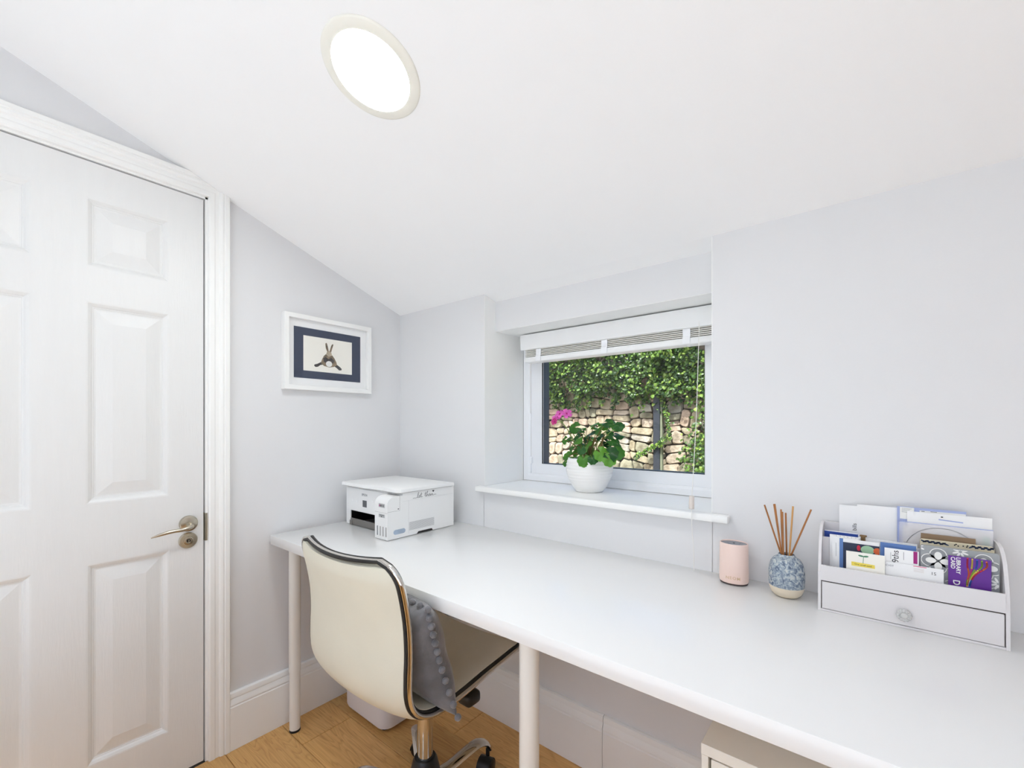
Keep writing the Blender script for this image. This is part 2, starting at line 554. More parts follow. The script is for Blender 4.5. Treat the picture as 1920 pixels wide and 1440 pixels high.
def clip_poly(poly, x0, y0, x1, y1):
    def cl(p, inside, inter):
        o = []
        for i in range(len(p)):
            a, b = p[i - 1], p[i]
            if inside(b):
                if not inside(a): o.append(inter(a, b))
                o.append(b)
            elif inside(a):
                o.append(inter(a, b))
        return o
    def ix(c): return lambda a, b: (c, a[1] + (b[1] - a[1]) * (c - a[0]) / (b[0] - a[0]))
    def iy(c): return lambda a, b: (a[0] + (b[0] - a[0]) * (c - a[1]) / (b[1] - a[1]), c)
    for ins, itx in ((lambda q: q[0] >= x0, ix(x0)), (lambda q: q[0] <= x1, ix(x1)), (lambda q: q[1] >= y0, iy(y0)), (lambda q: q[1] <= y1, iy(y1))):
        if not poly: return []
        poly = cl(poly, ins, itx)
    return poly

def circle(cx, cy, r, n=20, sx=1, sy=1, rot=0):
    o = []
    for k in range(n):
        a = 2 * pi * k / n
        x, y = r * cos(a) * sx, r * sin(a) * sy
        o.append((cx + x * cos(rot) - y * sin(rot), cy + x * sin(rot) + y * cos(rot)))
    return o

def decal(name, polys, org, u, v, off, mat, parent, th=0.00012):
    """flat print lying on a surface: polygons in the (u,v) frame at org, raised by off along u x v"""
    u = Vector(u).normalized(); v = Vector(v).normalized(); n = u.cross(v)
    mb = MB()
    for p in polys:
        if len(p) < 3: continue
        a = [Vector(org) + u * q[0] + v * q[1] + n * off for q in p]
        b = [q + n * th for q in a]
        m = len(p)
        mb.add([tuple(q) for q in a + b], [tuple(range(m, 2 * m))] + [(i, (i + 1) % m, m + (i + 1) % m, m + i) for i in range(m)])
    return obj(name, mb, mat, parent, smooth=False, recalc=False)

def rect(x0, y0, x1, y1): return [(x0, y0), (x1, y0), (x1, y1), (x0, y1)]

def stroke(pts, w):
    """thin ribbon polygons following a polyline"""
    out = []
    for i in range(len(pts) - 1):
        a = Vector(pts[i]); b = Vector(pts[i + 1]); d = (b - a)
        if d.length < 1e-9: continue
        d.normalize(); nrm = Vector((-d.y, d.x)) * w / 2; e = d * w * 0.3
        out.append([tuple(a - e - nrm), tuple(b + e - nrm), tuple(b + e + nrm), tuple(a - e + nrm)])
    return out

def text(name, s, size, org, u, v, off, mat, parent, align='CENTER', bold=0.0, space=1.0):
    cu = bpy.data.curves.new('tmp_text', 'FONT')
    cu.body = s
    cu.size = size
    cu.align_x = align
    cu.align_y = 'CENTER'
    cu.resolution_u = 3
    cu.offset = bold
    cu.space_character = space
    to = bpy.data.objects.new('tmp_text', cu)
    COL.objects.link(to)
    dg = bpy.context.evaluated_depsgraph_get()
    me = bpy.data.meshes.new_from_object(to.evaluated_get(dg))
    u = Vector(u).normalized(); v = Vector(v).normalized(); n = u.cross(v)
    mb = MB()
    mb.add([tuple(Vector(org) + u * q.co.x + v * q.co.y + n * off) for q in me.vertices], [tuple(p.vertices) for p in me.polygons])
    bpy.data.objects.remove(to)
    bpy.data.curves.remove(cu)
    bpy.data.meshes.remove(me)
    return obj(name, mb, mat, parent, smooth=False, recalc=False)

UX = (1, 0, 0); UZ = (0, 0, 1); UY = (0, 1, 0)
rnd = random.Random(7)

# ------------------------------------------------------------------ room shell
H0 = 1.672; SL = 0.3636
XR = 3.2; YF = -2.5
def cz(y): return H0 - SL * y          # sloping ceiling height

# floor: slab and oak planks
mb = MB().box(-0.15, YF - 0.15, -0.14, XR + 0.15, 0.02, -0.014)
floor = obj('floor', mb, MORT, smooth=False)
tag(floor, 'oak plank floor running towards the window wall', 'floor', kind='structure')
W = 0.19
row = 0
y1 = -0.365 + 2 * W
while y1 > YF:
    y0 = y1 - W
    yt = min(y1, 0.0)
    if abs(y1 + 0.365) < 0.01: cuts = [0.178, 1.62, 2.86]
    elif abs(y1 + 0.365 + W) < 0.01: cuts = [0.95, 2.3]
    elif abs(y1 + 0.365 - W) < 0.01: cuts = [1.3, 2.6]
    else: cuts = [rnd.uniform(0.3, 1.1)]; cuts += [cuts[0] + 1.3, cuts[0] + 2.5]
    xs = [0.0] + [c for c in cuts if c < XR - 0.1] + [XR]
    for a, b in zip(xs[:-1], xs[1:]):
        if yt - y0 < 0.02: continue
        g = 0.0008
        mb = MB().box(a + g, max(y0, YF) + g, -0.014, b - g, yt - g, 0.0, 0.0012, 1)
        obj('plank', mb, OAK, floor, smooth=False)
    y1 = y0

# ceiling slab with the sloping underside
mb = MB()
mb.prism([(0.40, cz(0) - 0.26 * 0.40 + 0.0), (0.40, 2.1), (YF - 0.15, cz(YF) + 0.55), (YF - 0.15, cz(YF - 0.15)), (0.0, cz(0))][::-1], -0.15, XR + 0.15, 'yz')
ceiling = obj('ceiling', mb, CEIL, smooth=False)
tag(ceiling, 'white ceiling sloping down to the window wall', 'ceiling', kind='structure')

# window wall (with the niche), left wall (with the doorway), unseen walls
NX0, NX1 = 0.55, 1.413
WT = 0.345
mb = MB()
mb.box(-0.15, 0.0, -0.14, NX0, WT, 1.90)
mb.box(NX1, 0.0, -0.14, XR + 0.15, WT, 1.90)
mb.box(NX0 - 0.001, 0.0, -0.14, NX1 + 0.001, WT, 0.878)
mb.box(NX0 - 0.001, 0.068, 1.534, NX1 + 0.001, WT, 1.90)
wb = obj('wall_back', mb, WALL, smooth=False)
tag(wb, 'pale grey wall with the deep window niche', 'wall', kind='structure')

DY0, DY1, DH = -1.489, -0.801, 1.912       # doorway opening
def wall_piece(y0, y1, z0=-0.14):
    return [(y0, z0), (y1, z0), (y1, cz(y1) + 0.05), (y0, cz(y0) + 0.05)]
mb = MB()
mb.prism(wall_piece(DY1 + 0.012, 0.02), -0.15, 0.0, 'yz')
mb.prism(wall_piece(YF - 0.15, DY0 - 0.012), -0.15, 0.0, 'yz')
mb.prism(wall_piece(DY0 - 0.012, DY1 + 0.012, DH + 0.012), -0.15, 0.0, 'yz')
wl = obj('wall_left', mb, WALL, smooth=False)
tag(wl, 'pale grey gable wall with the white panelled door', 'wall', kind='structure')
mb = MB().prism(wall_piece(YF - 0.15, 0.02), XR, XR + 0.15, 'yz')
tag(obj('wall_right', mb, WALL, smooth=False), 'pale grey wall at the far end of the desk', 'wall', kind='structure')
# the wall behind the camera holds the added fill window
QX0, QX1, QZ0, QZ = 0.58, 2.62, 0.34, 2.18
mb = MB().box(-0.15, YF - 0.15, -0.14, QX0, YF, cz(YF) + 0.2)
mb.box(QX1, YF - 0.15, -0.14, XR + 0.15, YF, cz(YF) + 0.2)
mb.box(QX0 - 0.001, YF - 0.15, QZ, QX1 + 0.001, YF, cz(YF) + 0.2)
mb.box(QX0 - 0.001, YF - 0.15, -0.14, QX1 + 0.001, YF, QZ0)
tag(obj('wall_front', mb, WALL, smooth=False), 'pale grey wall facing the window', 'wall', kind='structure')

# skirting boards, moulded profile (distance from wall, height)
SK = [(0.0, 0.0), (0.018, 0.0), (0.018, 0.150), (0.0155, 0.1525), (0.0155, 0.156), (0.0175, 0.158), (0.0165, 0.166), (0.0125, 0.174),
      (0.011, 0.179), (0.0135, 0.181), (0.0135, 0.188), (0.011, 0.197), (0.006, 0.200), (0.0, 0.200)]
def skirting(name, pts, label):
    """pts: pairs (position, inward direction) along wall"""
    mb = MB()
    n = len(SK)
    for (p, q, inw, e0, e1) in pts:
        p = Vector(p); q = Vector(q); inw = Vector(inw); d = (q - p).normalized()
        A = [p + inw * a + d * (a * e0) + Vector((0, 0, b)) for a, b in SK]
        B = [q + inw * a - d * (a * e1) + Vector((0, 0, b)) for a, b in SK]
        f = [(i, (i + 1) % n, n + (i + 1) % n, n + i) for i in range(n)] + [tuple(range(n)), tuple(range(2 * n - 1, n - 1, -1))]
        mb.add([tuple(v) for v in A + B], f)
    o = obj(name, mb, TRIM, angle=25)
    tag(o, label, 'skirting', kind='structure')
skirting('baseboard_left', [((0, -0.737, 0.0005), (0, 0, 0.0005), UX, 0, 1)], 'white moulded skirting board between door and corner')
skirting('baseboard_back', [((0, 0, 0.0005), (1.083, 0, 0.0005), (0, -1, 0), 1, 0), ((1.085, 0, 0.0005), (XR, 0, 0.0005), (0, -1, 0), 0, 1)], 'white moulded skirting board below the window')
skirting('baseboard_right', [((XR, 0, 0.0005), (XR, YF, 0.0005), (-1, 0, 0), 1, 1)], 'white skirting board on the end wall')
skirting('baseboard_front', [((XR, YF, 0.0005), (0, YF, 0.0005), UY, 1, 1)], 'white skirting board on the wall facing the window')

# door lining and architraves
def clip_ceiling(mb, gap=0.0005):
    bm = bmesh.new()
    vs = [bm.verts.new(p) for p in mb.v]
    for f in mb.f:
        try: bm.faces.new([vs[i] for i in f])
        except ValueError: pass
    r = bmesh.ops.bisect_plane(bm, geom=bm.verts[:] + bm.edges[:] + bm.faces[:], plane_co=(0, 0, H0 - gap), plane_no=(0, SL, 1), clear_outer=True)
    ed = [e for e in r['geom_cut'] if isinstance(e, bmesh.types.BMEdge)]
    try: bmesh.ops.holes_fill(bm, edges=ed)
    except Exception: pass
    return MB().bm(bm)
AW = 0.062
AR = [(0.0, 0.0), (0.0, 0.011), (0.004, 0.014), (0.016, 0.014), (0.020, 0.0115), (0.030, 0.0115), (0.033, 0.016), (0.040, 0.0185), (0.046, 0.0165), (0.048, 0.020), (0.060, 0.020), (AW, 0.018), (AW, 0.0)]
def arch_piece(kind):
    ins = 0.008          # step back from the opening
    n = len(AR)
    mb = MB()
    if kind == 'head':
        A = [(d, DY0 - ins - w, DH + ins + w) for w, d in AR]
        B = [(d, DY1 + ins + w, DH + ins + w) for w, d in AR]
    elif kind == 'right':
        A = [(d, DY1 + ins + w, 0.0005) for w, d in AR]
        B = [(d, DY1 + ins + w, DH + ins + w) for w, d in AR]
    else:
        A = [(d, DY0 - ins - w, 0.0005) for w, d in AR]
        B = [(d, DY0 - ins - w, DH + ins + w) for w, d in AR]
    f = [(i, (i + 1) % n, n + (i + 1) % n, n + i) for i in range(n)] + [tuple(range(n)), tuple(range(2 * n - 1, n - 1, -1))]
    return clip_ceiling(MB().add(A + B, f))
tag(obj('trim_1', arch_piece('right'), TRIM, angle=25), 'white moulded architrave standing between door and picture wall', 'trim', kind='structure')
tag(obj('trim_2', arch_piece('head'), TRIM, angle=25), 'white moulded architrave across the top of the door', 'trim', kind='structure')
tag(obj('trim_3', arch_piece('left'), TRIM, angle=25), 'white moulded architrave on the hinge side of the door', 'trim', kind='structure')
mb = MB()
mb.box(-0.15, DY1 + 0.001, 0, 0.0, DY1 + 0.0125, DH + 0.012)
mb.box(-0.15, DY0 - 0.0125, 0, 0.0, DY0 - 0.001, DH + 0.012)
mb.box(-0.15, DY0 - 0.0125, DH + 0.001, 0.0, DY1 + 0.0125, DH + 0.0125)
mb.box(-0.075, DY1 - 0.012, 0, -0.05, DY1 + 0.001, DH)
mb.box(-0.075, DY0 - 0.001, 0, -0.05, DY0 + 0.012, DH)
mb.box(-0.075, DY0, DH - 0.012, -0.05, DY1, DH + 0.001)
lining = obj('trim_4', mb, TRIM, smooth=False)
tag(lining, 'white door lining around the panelled door', 'trim', kind='structure')
mb = MB().box(-0.028, DY1 - 0.0002, 0.752, 0.0012, DY1 + 0.0016, 0.845)
mb.box(-0.0002, DY1 + 0.0016, 0.752, 0.0014, DY1 + 0.007, 0.845)
obj('strike_plate', mb, NICKEL, lining, smooth=False)

# ------------------------------------------------------------------ six-panel door
door = empty('door_1', (-0.022, -1.145, 0.004))
tag(door, 'white six-panel door with nickel lever handle', 'door', kind='structure')
FX = -0.004
ld0, ld1, lz0, lz1 = DY0 + 0.002, DY1 - 0.0035, 0.005, DH - 0.003
cols = [(-1.392, -1.198), (-1.092, -0.898)]
rows = [(0.152, 0.740), (0.915, 1.503), (1.605, 1.805)]
mb = MB()
ys = [ld0, cols[0][0], cols[0][1], cols[1][0], cols[1][1], ld1]
zs = [lz0, rows[0][0], rows[0][1], rows[1][0], rows[1][1], rows[2][0], rows[2][1], lz1]
for i in range(5):
    for j in range(7):
        if i in (1, 3) and j in (1, 3, 5): continue
        mb.box(-0.044, ys[i], zs[j], FX, ys[i + 1], zs[j + 1])
# merge to one clean slab: drop inner faces
bm = bmesh.new()
vs = [bm.verts.new(p) for p in mb.v]
for f in mb.f: bm.faces.new([vs[i] for i in f])
bmesh.ops.remove_doubles(bm, verts=bm.verts[:], dist=1e-5)
cent = {}
for f in bm.faces[:]:
    c = f.calc_center_median(); k = tuple(round(q, 4) for q in c)
    cent.setdefault(k, []).append(f)
bmesh.ops.delete(bm, geom=[f for l in cent.values() if len(l) > 1 for f in l], context='FACES')
obj('door_leaf', MB().bm(bm), DOOR, door, smooth=False)
RING = [(0.0, 0.0), (0.004, -0.0008), (0.010, -0.0045), (0.014, -0.0085), (0.0165, -0.009), (0.0175, -0.0105), (0.022, -0.011), (0.056, -0.0035), (0.058, -0.003)]
for (a, b) in cols:
    for (c, d) in rows:
        v = []; f = []
        for (o_, dep) in RING:
            v += [(FX + dep, a + o_, c + o_), (FX + dep, b - o_, c + o_), (FX + dep, b - o_, d - o_), (FX + dep, a + o_, d - o_)]
        n = len(RING)
        for i in range(n - 1):
            for k in range(4):
                f.append((i * 4 + k, i * 4 + (k + 1) % 4, i * 4 + 4 + (k + 1) % 4, i * 4 + 4 + k))
        f.append(tuple((n - 1) * 4 + k for k in range(4)))
        back = len(v)
        v += [(-0.034, a, c), (-0.034, b, c), (-0.034, b, d), (-0.034, a, d)]
        f += [(back + 3, back + 2, back + 1, back)] + [(back + k, back + (k + 1) % 4, (k + 1) % 4, k) for k in range(4)]
        obj('panel', MB().add(v, f), DOOR, door, smooth=True, angle=12)
# lever handle and thumb-turn escutcheon
RX = Matrix.Rotation(pi / 2, 4, 'Y')
hy, hz = -0.847, 0.818
M = Matrix.Translation((FX, hy, hz)) @ RX
h = obj('door_handle', MB().lathe([(0.0262, 0), (0.0262, 0.005), (0.0245, 0.009), (0.021, 0.0105), (0.0, 0.0112)], 36, M=M), NICKEL, door)
pth = cat_rom([(FX + 0.009, hy, hz - 0.003), (FX + 0.03, hy, hz - 0.003), (FX + 0.047, hy - 0.006, hz - 0.005), (FX + 0.052, hy - 0.03, hz - 0.009),
               (FX + 0.052, hy - 0.055, hz - 0.0095), (FX + 0.052, hy - 0.085, hz - 0.014), (FX + 0.050, hy - 0.108, hz - 0.020)], 6)
rr = [0.0095 - 0.0035 * min(1, i / 18) if i < 24 else 0.006 - 0.0045 * ((i - 24) / 12) ** 2 for i in range(len(pth))]
obj('lever', MB().tube(pth, rr, 14, flat=0.95), NICKEL, h)
ey = -0.848; ez = 0.762
M = Matrix.Translation((FX, ey, ez)) @ RX
e = obj('lock_escutcheon', MB().lathe([(0.0265, 0), (0.0265, 0.004), (0.0235, 0.008), (0.014, 0.0085), (0.013, 0.0105), (0.0095, 0.011), (0.0085, 0.008), (0.0, 0.008)], 36, M=M), NICKEL, door)
obj('keyhole', MB().lathe([(0.0062, 0.0082), (0.0062, 0.0092), (0.0, 0.0094)], 20, M=M), BLACKP, e)
obj('key_slot', MB().box(FX + 0.0094, ey - 0.0012, ez - 0.0055, FX + 0.0112, ey + 0.0012, ez + 0.004), NICKEL, e, smooth=False)

# ------------------------------------------------------------------ window, sill
win = empty('window_1', (0.98, 0.30, 0.9005))
tag(win, 'white plastic window in the deep niche with a garden view', 'window', kind='structure')
GX0, GX1, GZ0, GZ1 = 0.636, 1.317, 0.974, 1.462
def ring_frame(x0, x1, z0, z1, prof):
    """rectangular frame: prof of (inset, y)"""
    v = []; f = []
    n = len(prof)
    for (i_, y) in prof:
        v += [(x0 + i_, y, z0 + i_), (x1 - i_, y, z0 + i_), (x1 - i_, y, z1 - i_), (x0 + i_, y, z1 - i_)]
    for i in range(n):
        j = (i + 1) % n
        for k in range(4):
            f.append((i * 4 + k, i * 4 + (k + 1) % 4, j * 4 + (k + 1) % 4, j * 4 + k))
    return MB().add(v, f)
# outer frame (fills the niche), bead, glass, dark outside frame
mb = MB()
ox0, ox1, oz0, oz1 = NX0 + 0.003, NX1 - 0.003, 0.9005, 1.5320
v = []
prof = [(0, 0.262), (0.006, 0.2565), (0.3, 0.2565), (0.42, 0.262), (0.42, 0.272), (1, 0.282), (1, 0.335), (0, 0.335)]
vv = []; ff = []
for (t, y) in prof:
    a0 = ox0 + (GX0 - ox0) * t; a1 = ox1 + (GX1 - ox1) * t; c0 = oz0 + (GZ0 - oz0) * t; c1 = oz1 + (GZ1 - oz1) * t
    vv += [(a0, y, c0), (a1, y, c0), (a1, y, c1), (a0, y, c1)]
n = len(prof)
for i in range(n):
    j = (i + 1) % n
    for k in range(4):
        ff.append((i * 4 + k, i * 4 + (k + 1) % 4, j * 4 + (k + 1) % 4, j * 4 + k))
obj('window_frame', MB().add(vv, ff), UPVC, win, angle=20)
obj('gasket', ring_frame(GX0 - 0.0005, GX1 + 0.0005, GZ0 - 0.0005, GZ1 + 0.0005, [(0, 0.283), (0.002, 0.283), (0.002, 0.290), (0, 0.290)]), GASK, win, smooth=False)
obj('glass_pane', MB().box(GX0, 0.2905, GZ0, GX1, 0.2945, GZ1), GLASS, win, smooth=False)
obj('outside_frame', ring_frame(GX0 - 0.0007, GX1 + 0.0007, GZ0 - 0.0007, GZ1 + 0.0007, [(-0.03, 0.336), (-0.03, 0.338), (0.001, 0.338), (0.001, 0.2955), (0, 0.2955), (0, 0.336)]), DARKF, win, smooth=False)
for (a, b) in ((NX0 + 0.0003, NX0 + 0.0022), (NX1 - 0.0022, NX1 - 0.0003)):  # added white boards: window light on the reveals put into their colour
    obj('lit_reveal_face', MB().prism([(0.0008, 0.8998), (0.2560, 0.8998), (0.2560, 1.5335), (0.0676, 1.5335), (0.0676, 1.6535), (0.0008, 1.6705)], a, b, 'yz'), SILLM, win, smooth=False)
obj('lit_reveal_face', MB().box(NX0 + 0.0025, 0.0684, 1.5322, NX1 - 0.0025, 0.2560, 1.5338), SILLM, win, smooth=False)
mb = MB().box(0.527, -0.030, 0.8795, 1.459, -0.0005, 0.8995, 0.003, 2)
mb.box(NX0 + 0.001, -0.004, 0.8795, NX1 - 0.001, 0.30, 0.8995)
obj('window_sill', mb, SILLM, win)

# added wide window behind the camera, for fill daylight
gd = empty('fill_window', (1.65, YF - 0.06, QZ0))
tag(gd, 'added unseen wide window opposite the desk, for fill daylight', 'window', kind='structure')
third = (QX1 - QX0 - 0.004) / 3
for k in range(3):
    a = QX0 + 0.002 + k * third
    lf = obj('window_frame', ring_frame(a + 0.001, a + third - 0.001, QZ0 + 0.002, QZ - 0.002, [(0, YF - 0.09), (0, YF - 0.03), (0.055, YF - 0.03), (0.06, YF - 0.04), (0.06, YF - 0.08), (0.055, YF - 0.09)]), UPVC, gd, smooth=False)
    obj('glass_pane', MB().box(a + 0.0605, YF - 0.062, QZ0 + 0.0625, a + third - 0.0605, YF - 0.058, QZ - 0.0625), GLASS, lf, smooth=False)

# added low white bench bouncing sun to the ceiling (behind the camera)
tb = empty('bounce_bench', (1.65, -2.06, 0.0))
tag(tb, 'added unseen low white bench bouncing sunlight to the ceiling', 'bench')
obj('bounce_top', MB().box(0.40, -2.48, 0.29, 2.70, -1.42, 0.32, 0.002, 1), UPVC, tb, smooth=False)
for (x, y) in ((0.48, -2.4), (2.62, -2.4), (0.48, -1.50), (2.62, -1.50)):
    obj('leg', MB().lathe([(0.02, 0.0005), (0.02, 0.2895)], 20, (x, y, 0)), LEGM, tb)

# ------------------------------------------------------------------ ceiling light
tilt = math.atan(SL)
lc = Vector((0.882, -0.733, cz(-0.733)))
ML = Matrix.Translation(lc) @ Matrix.Rotation(-tilt, 4, 'X') @ Matrix.Rotation(pi, 4, 'X')
light = empty('ceiling_light', lc - Vector((0, 0, 0.004)))
tag(light, 'round white recessed light glowing in the sloping ceiling', 'ceiling light')
obj('trim_ring', MB().lathe([(0.111, 0.0004), (0.1105, 0.002), (0.107, 0.004), (0.092, 0.0062), (0.0875, 0.0055), (0.0865, 0.001), (0.0865, 0.0004)], 64, M=ML), RINGM, light, angle=50)
obj('diffuser', MB().lathe([(0.0864, 0.0006), (0.0864, 0.0036), (0.0, 0.0040)], 64, M=ML), LEDM, light)

# ------------------------------------------------------------------ window blind
blind = empty('window_blind', (0.98, 0.20, 1.40))
tag(blind, 'white wooden venetian blind raised to the top of the window', 'blind')
BX0, BX1 = 0.600, 1.398
obj('head_rail', MB().box(BX0 + 0.006, 0.192, 1.478, BX1 - 0.006, 0.240, 1.528), VALM, blind, smooth=False)
mb = MB().prism([(0.184, 1.5275), (0.178, 1.5270), (0.1765, 1.521), (0.180, 1.468), (0.183, 1.464), (0.188, 1.464), (0.190, 1.470), (0.190, 1.5275)], BX0 - 0.004, BX1 + 0.004, 'yz')
obj('valance', mb, VALM, blind, angle=40)
ns = 6
for i in range(ns):
    z = 1.4362 + i * 0.0063
    obj('slat', MB().box(BX0 + 0.012, 0.191 + 0.0004 * (i % 2), z, BX1 - 0.012, 0.239, z + 0.0030), SLATM, blind, smooth=False)
obj('bottom_rail', MB().box(BX0 + 0.010, 0.187, 1.4105, BX1 - 0.010, 0.241, 1.4335, 0.005, 3), VALM, blind)
for x in (0.684, 0.986, 1.285):
    mb = MB().box(x - 0.0125, 0.1862, 1.4345, x + 0.0125, 0.1904, 1.4635, 0.0015, 2)
    mb.box(x - 0.0125, 0.1832, 1.412, x + 0.0125, 0.1866, 1.437, 0.0015, 2)
    obj('ladder_tape', mb, UPVC, blind)
    obj('cord_plug', MB().lathe([(0.006, -0.003), (0.006, 0), (0.003, 0.0005), (0, 0.0005)], 16, (x, 0.214, 1.4103)), VALM, blind)
# lift cord pulled forward over the sill, with its tassel
c = obj('lift_cord', MB().tube(cat_rom([(1.326, 0.181, 1.50), (1.328, 0.176, 1.46), (1.337, 0.135, 1.35), (1.352, 0.06, 1.15), (1.3685, -0.034, 0.948)], 6), 0.0010, 6), CORD, blind)
obj('tassel', MB().tube([(1.3690, -0.0385, 0.947), (1.3690, -0.0385, 0.945), (1.3685, -0.039, 0.912), (1.3685, -0.039, 0.911)], [0.0055, 0.0068, 0.0074, 0.0066], 14), TASS, c)
obj('cord_tail', MB().tube(cat_rom([(1.3685, -0.039, 0.911), (1.3695, -0.038, 0.86), (1.3725, -0.034, 0.80), (1.3735, -0.033, 0.7375)], 5), 0.0011, 6), CORD, c)
for dx, zt in ((0.6355, 1.195), (0.6415, 1.012)):
    c = obj('tilt_cord', MB().tube([(dx, 0.196, 1.47), (dx, 0.196, zt)], 0.0009, 6), CORD, blind)
    obj('tassel', MB().lathe([(0.003, 0), (0.0068, -0.004), (0.0072, -0.026), (0.0060, -0.030), (0.0, -0.030)], 14, (dx, 0.196, zt)), UPVC, c)

# ------------------------------------------------------------------ desk
desk = empty('desk', (1.02, -0.3, 0.0))
tag(desk, 'long white desk on round steel legs below the window', 'desk')
obj('desktop', MB().box(0.021, -0.600, 0.701, 2.04, -0.0008, 0.735, 0.0016, 2), DESKM, desk)
for (x, y, w) in ((0.083, -0.538, 0.0205), (1.183, -0.545, 0.0215), (1.97, -0.54, 0.0205), (0.083, -0.07, 0.0205), (1.97, -0.07, 0.0205)):
    adj = x < 0.5
    if adj:
        l = obj('leg', MB().lathe([(w, 0.225), (w, 0.228), (w, 0.698), (w, 0.7005)], 28, (x, y, 0)), LEGM, desk)
        obj('leg_tube', MB().lathe([(w - 0.0018, 0.008), (w - 0.0018, 0.226)], 28, (x, y, 0)), LEGM, l)
    else:
        l = obj('leg', MB().lathe([(w, 0.008), (w, 0.698), (w, 0.7005)], 28, (x, y, 0)), LEGM, desk)
    obj('foot', MB().lathe([(w - 0.002, 0.0004), (w - 0.0012, 0.003), (w - 0.0014, 0.009)], 28, (x, y, 0)), RUBB, l)

# ------------------------------------------------------------------ picture on the left wall
pic = empty('picture_frame', (0.012, -0.364, 1.28))
tag(pic, 'white framed rabbit picture with dark blue mount on the wall', 'picture')
PY0, PY1, PZ0, PZ1 = -0.552, -0.176, 1.2835, 1.5795
def yz_ring(y0, y1, z0, z1, prof):
    v = []; f = []; n = len(prof)
    for (i_, x) in prof:
        v += [(x, y0 + i_, z0 + i_), (x, y1 - i_, z0 + i_), (x, y1 - i_, z1 - i_), (x, y0 + i_, z1 - i_)]
    for i in range(n):
        j = (i + 1) % n
        for k in range(4):
            f.append((i * 4 + k, i * 4 + (k + 1) % 4, j * 4 + (k + 1) % 4, j * 4 + k))
    return MB().add(v, f)
obj('frame', yz_ring(PY0, PY1, PZ0, PZ1, [(0, 0.0008), (0, 0.028), (0.001, 0.030), (0.017, 0.030), (0.018, 0.0285), (0.018, 0.012), (0.012, 0.0105), (0.012, 0.0008)]), FRAMEW, pic, smooth=False)
obj('white_mount', MB().box(0.004, PY0 + 0.012, PZ0 + 0.012, 0.0110, PY1 - 0.012, PZ1 - 0.012), PAPER, pic, smooth=False)
obj('blue_mount', MB().box(0.0112, -0.5095, 1.3315, 0.0122, -0.2215, 1.5325), NAVY, pic, smooth=False)
prn = obj('print', MB().box(0.0122, -0.4725, 1.362, 0.0128, -0.2625, 1.5015), CREAMP, pic, smooth=False)
O = (0.0128, -0.3675, 1.4318)   # centre of the print; u = +y, v = +z
def R_(l): return [(a, b) for a, b in l]
decal('rabbit_leg', [R_([(-0.062, -0.047), (-0.060, -0.042), (-0.048, -0.038), (-0.036, -0.031), (-0.022, -0.022), (-0.012, -0.032), (-0.022, -0.038), (-0.036, -0.042), (-0.046, -0.050), (-0.056, -0.052)])],O, UY, UZ, 0.0001, RABD, prn)
decal('rabbit_leg', [R_([(0.022, -0.022), (0.034, -0.032), (0.050, -0.042), (0.058, -0.049), (0.056, -0.055), (0.046, -0.056), (0.036, -0.048), (0.026, -0.042), (0.014, -0.034)])], O, UY, UZ, 0.0001, RABD, prn)
decal('rabbit_body', [R_([(-0.034, -0.034), (-0.030, -0.020), (-0.022, -0.004), (-0.012, 0.006), (0.004, 0.008), (0.016, 0.003), (0.026, -0.010), (0.034, -0.024), (0.036, -0.036), (0.022, -0.044), (0.002, -0.048), (-0.020, -0.044)])], O, UY, UZ, 0.0003, RABB, prn)
decal('rabbit_head', [R_([(-0.012, 0.004), (-0.008, 0.015), (-0.002, 0.020), (0.006, 0.019), (0.012, 0.012), (0.014, 0.003), (0.002, -0.004)])], O, UY, UZ, 0.0005, RABL, prn)
decal('rabbit_ear', [R_([(-0.006, 0.014), (-0.013, 0.030), (-0.015, 0.048), (-0.011, 0.053), (-0.007, 0.048), (-0.003, 0.032), (0.000, 0.018)]),
                     R_([(0.003, 0.018), (0.007, 0.032), (0.012, 0.046), (0.018, 0.052), (0.020, 0.047), (0.015, 0.032), (0.010, 0.014)])], O, UY, UZ, 0.0004, RABB, prn)
decal('rabbit_shade', [R_([(-0.024, -0.012), (-0.014, -0.006), (-0.002, -0.014), (0.012, -0.008), (0.024, -0.018), (0.018, -0.030), (0.010, -0.020), (-0.004, -0.020), (-0.014, -0.030), (-0.022, -0.026)])], O, UY, UZ, 0.0007, RABD, prn)
decal('rabbit_tail', [circle(0.001, -0.034, 0.0135, 20, 1.0, 0.9)], O, UY, UZ, 0.0009, WHITEP, prn)
obj('picture_glass', MB().box(0.0165, PY0 + 0.0185, PZ0 + 0.0185, 0.0182, PY1 - 0.0185, PZ1 - 0.0185), GLASS, pic, smooth=False)

# ------------------------------------------------------------------ printer
pr = empty('printer', (0.245, -0.22, 0.7355))
tag(pr, 'white ink-tank printer standing in the desk corner', 'printer')
px0, px1, pyb, pz0, pz1 = 0.060, 0.4375, -0.062, 0.7372, 0.897
pyf = -0.315
mb = MB()
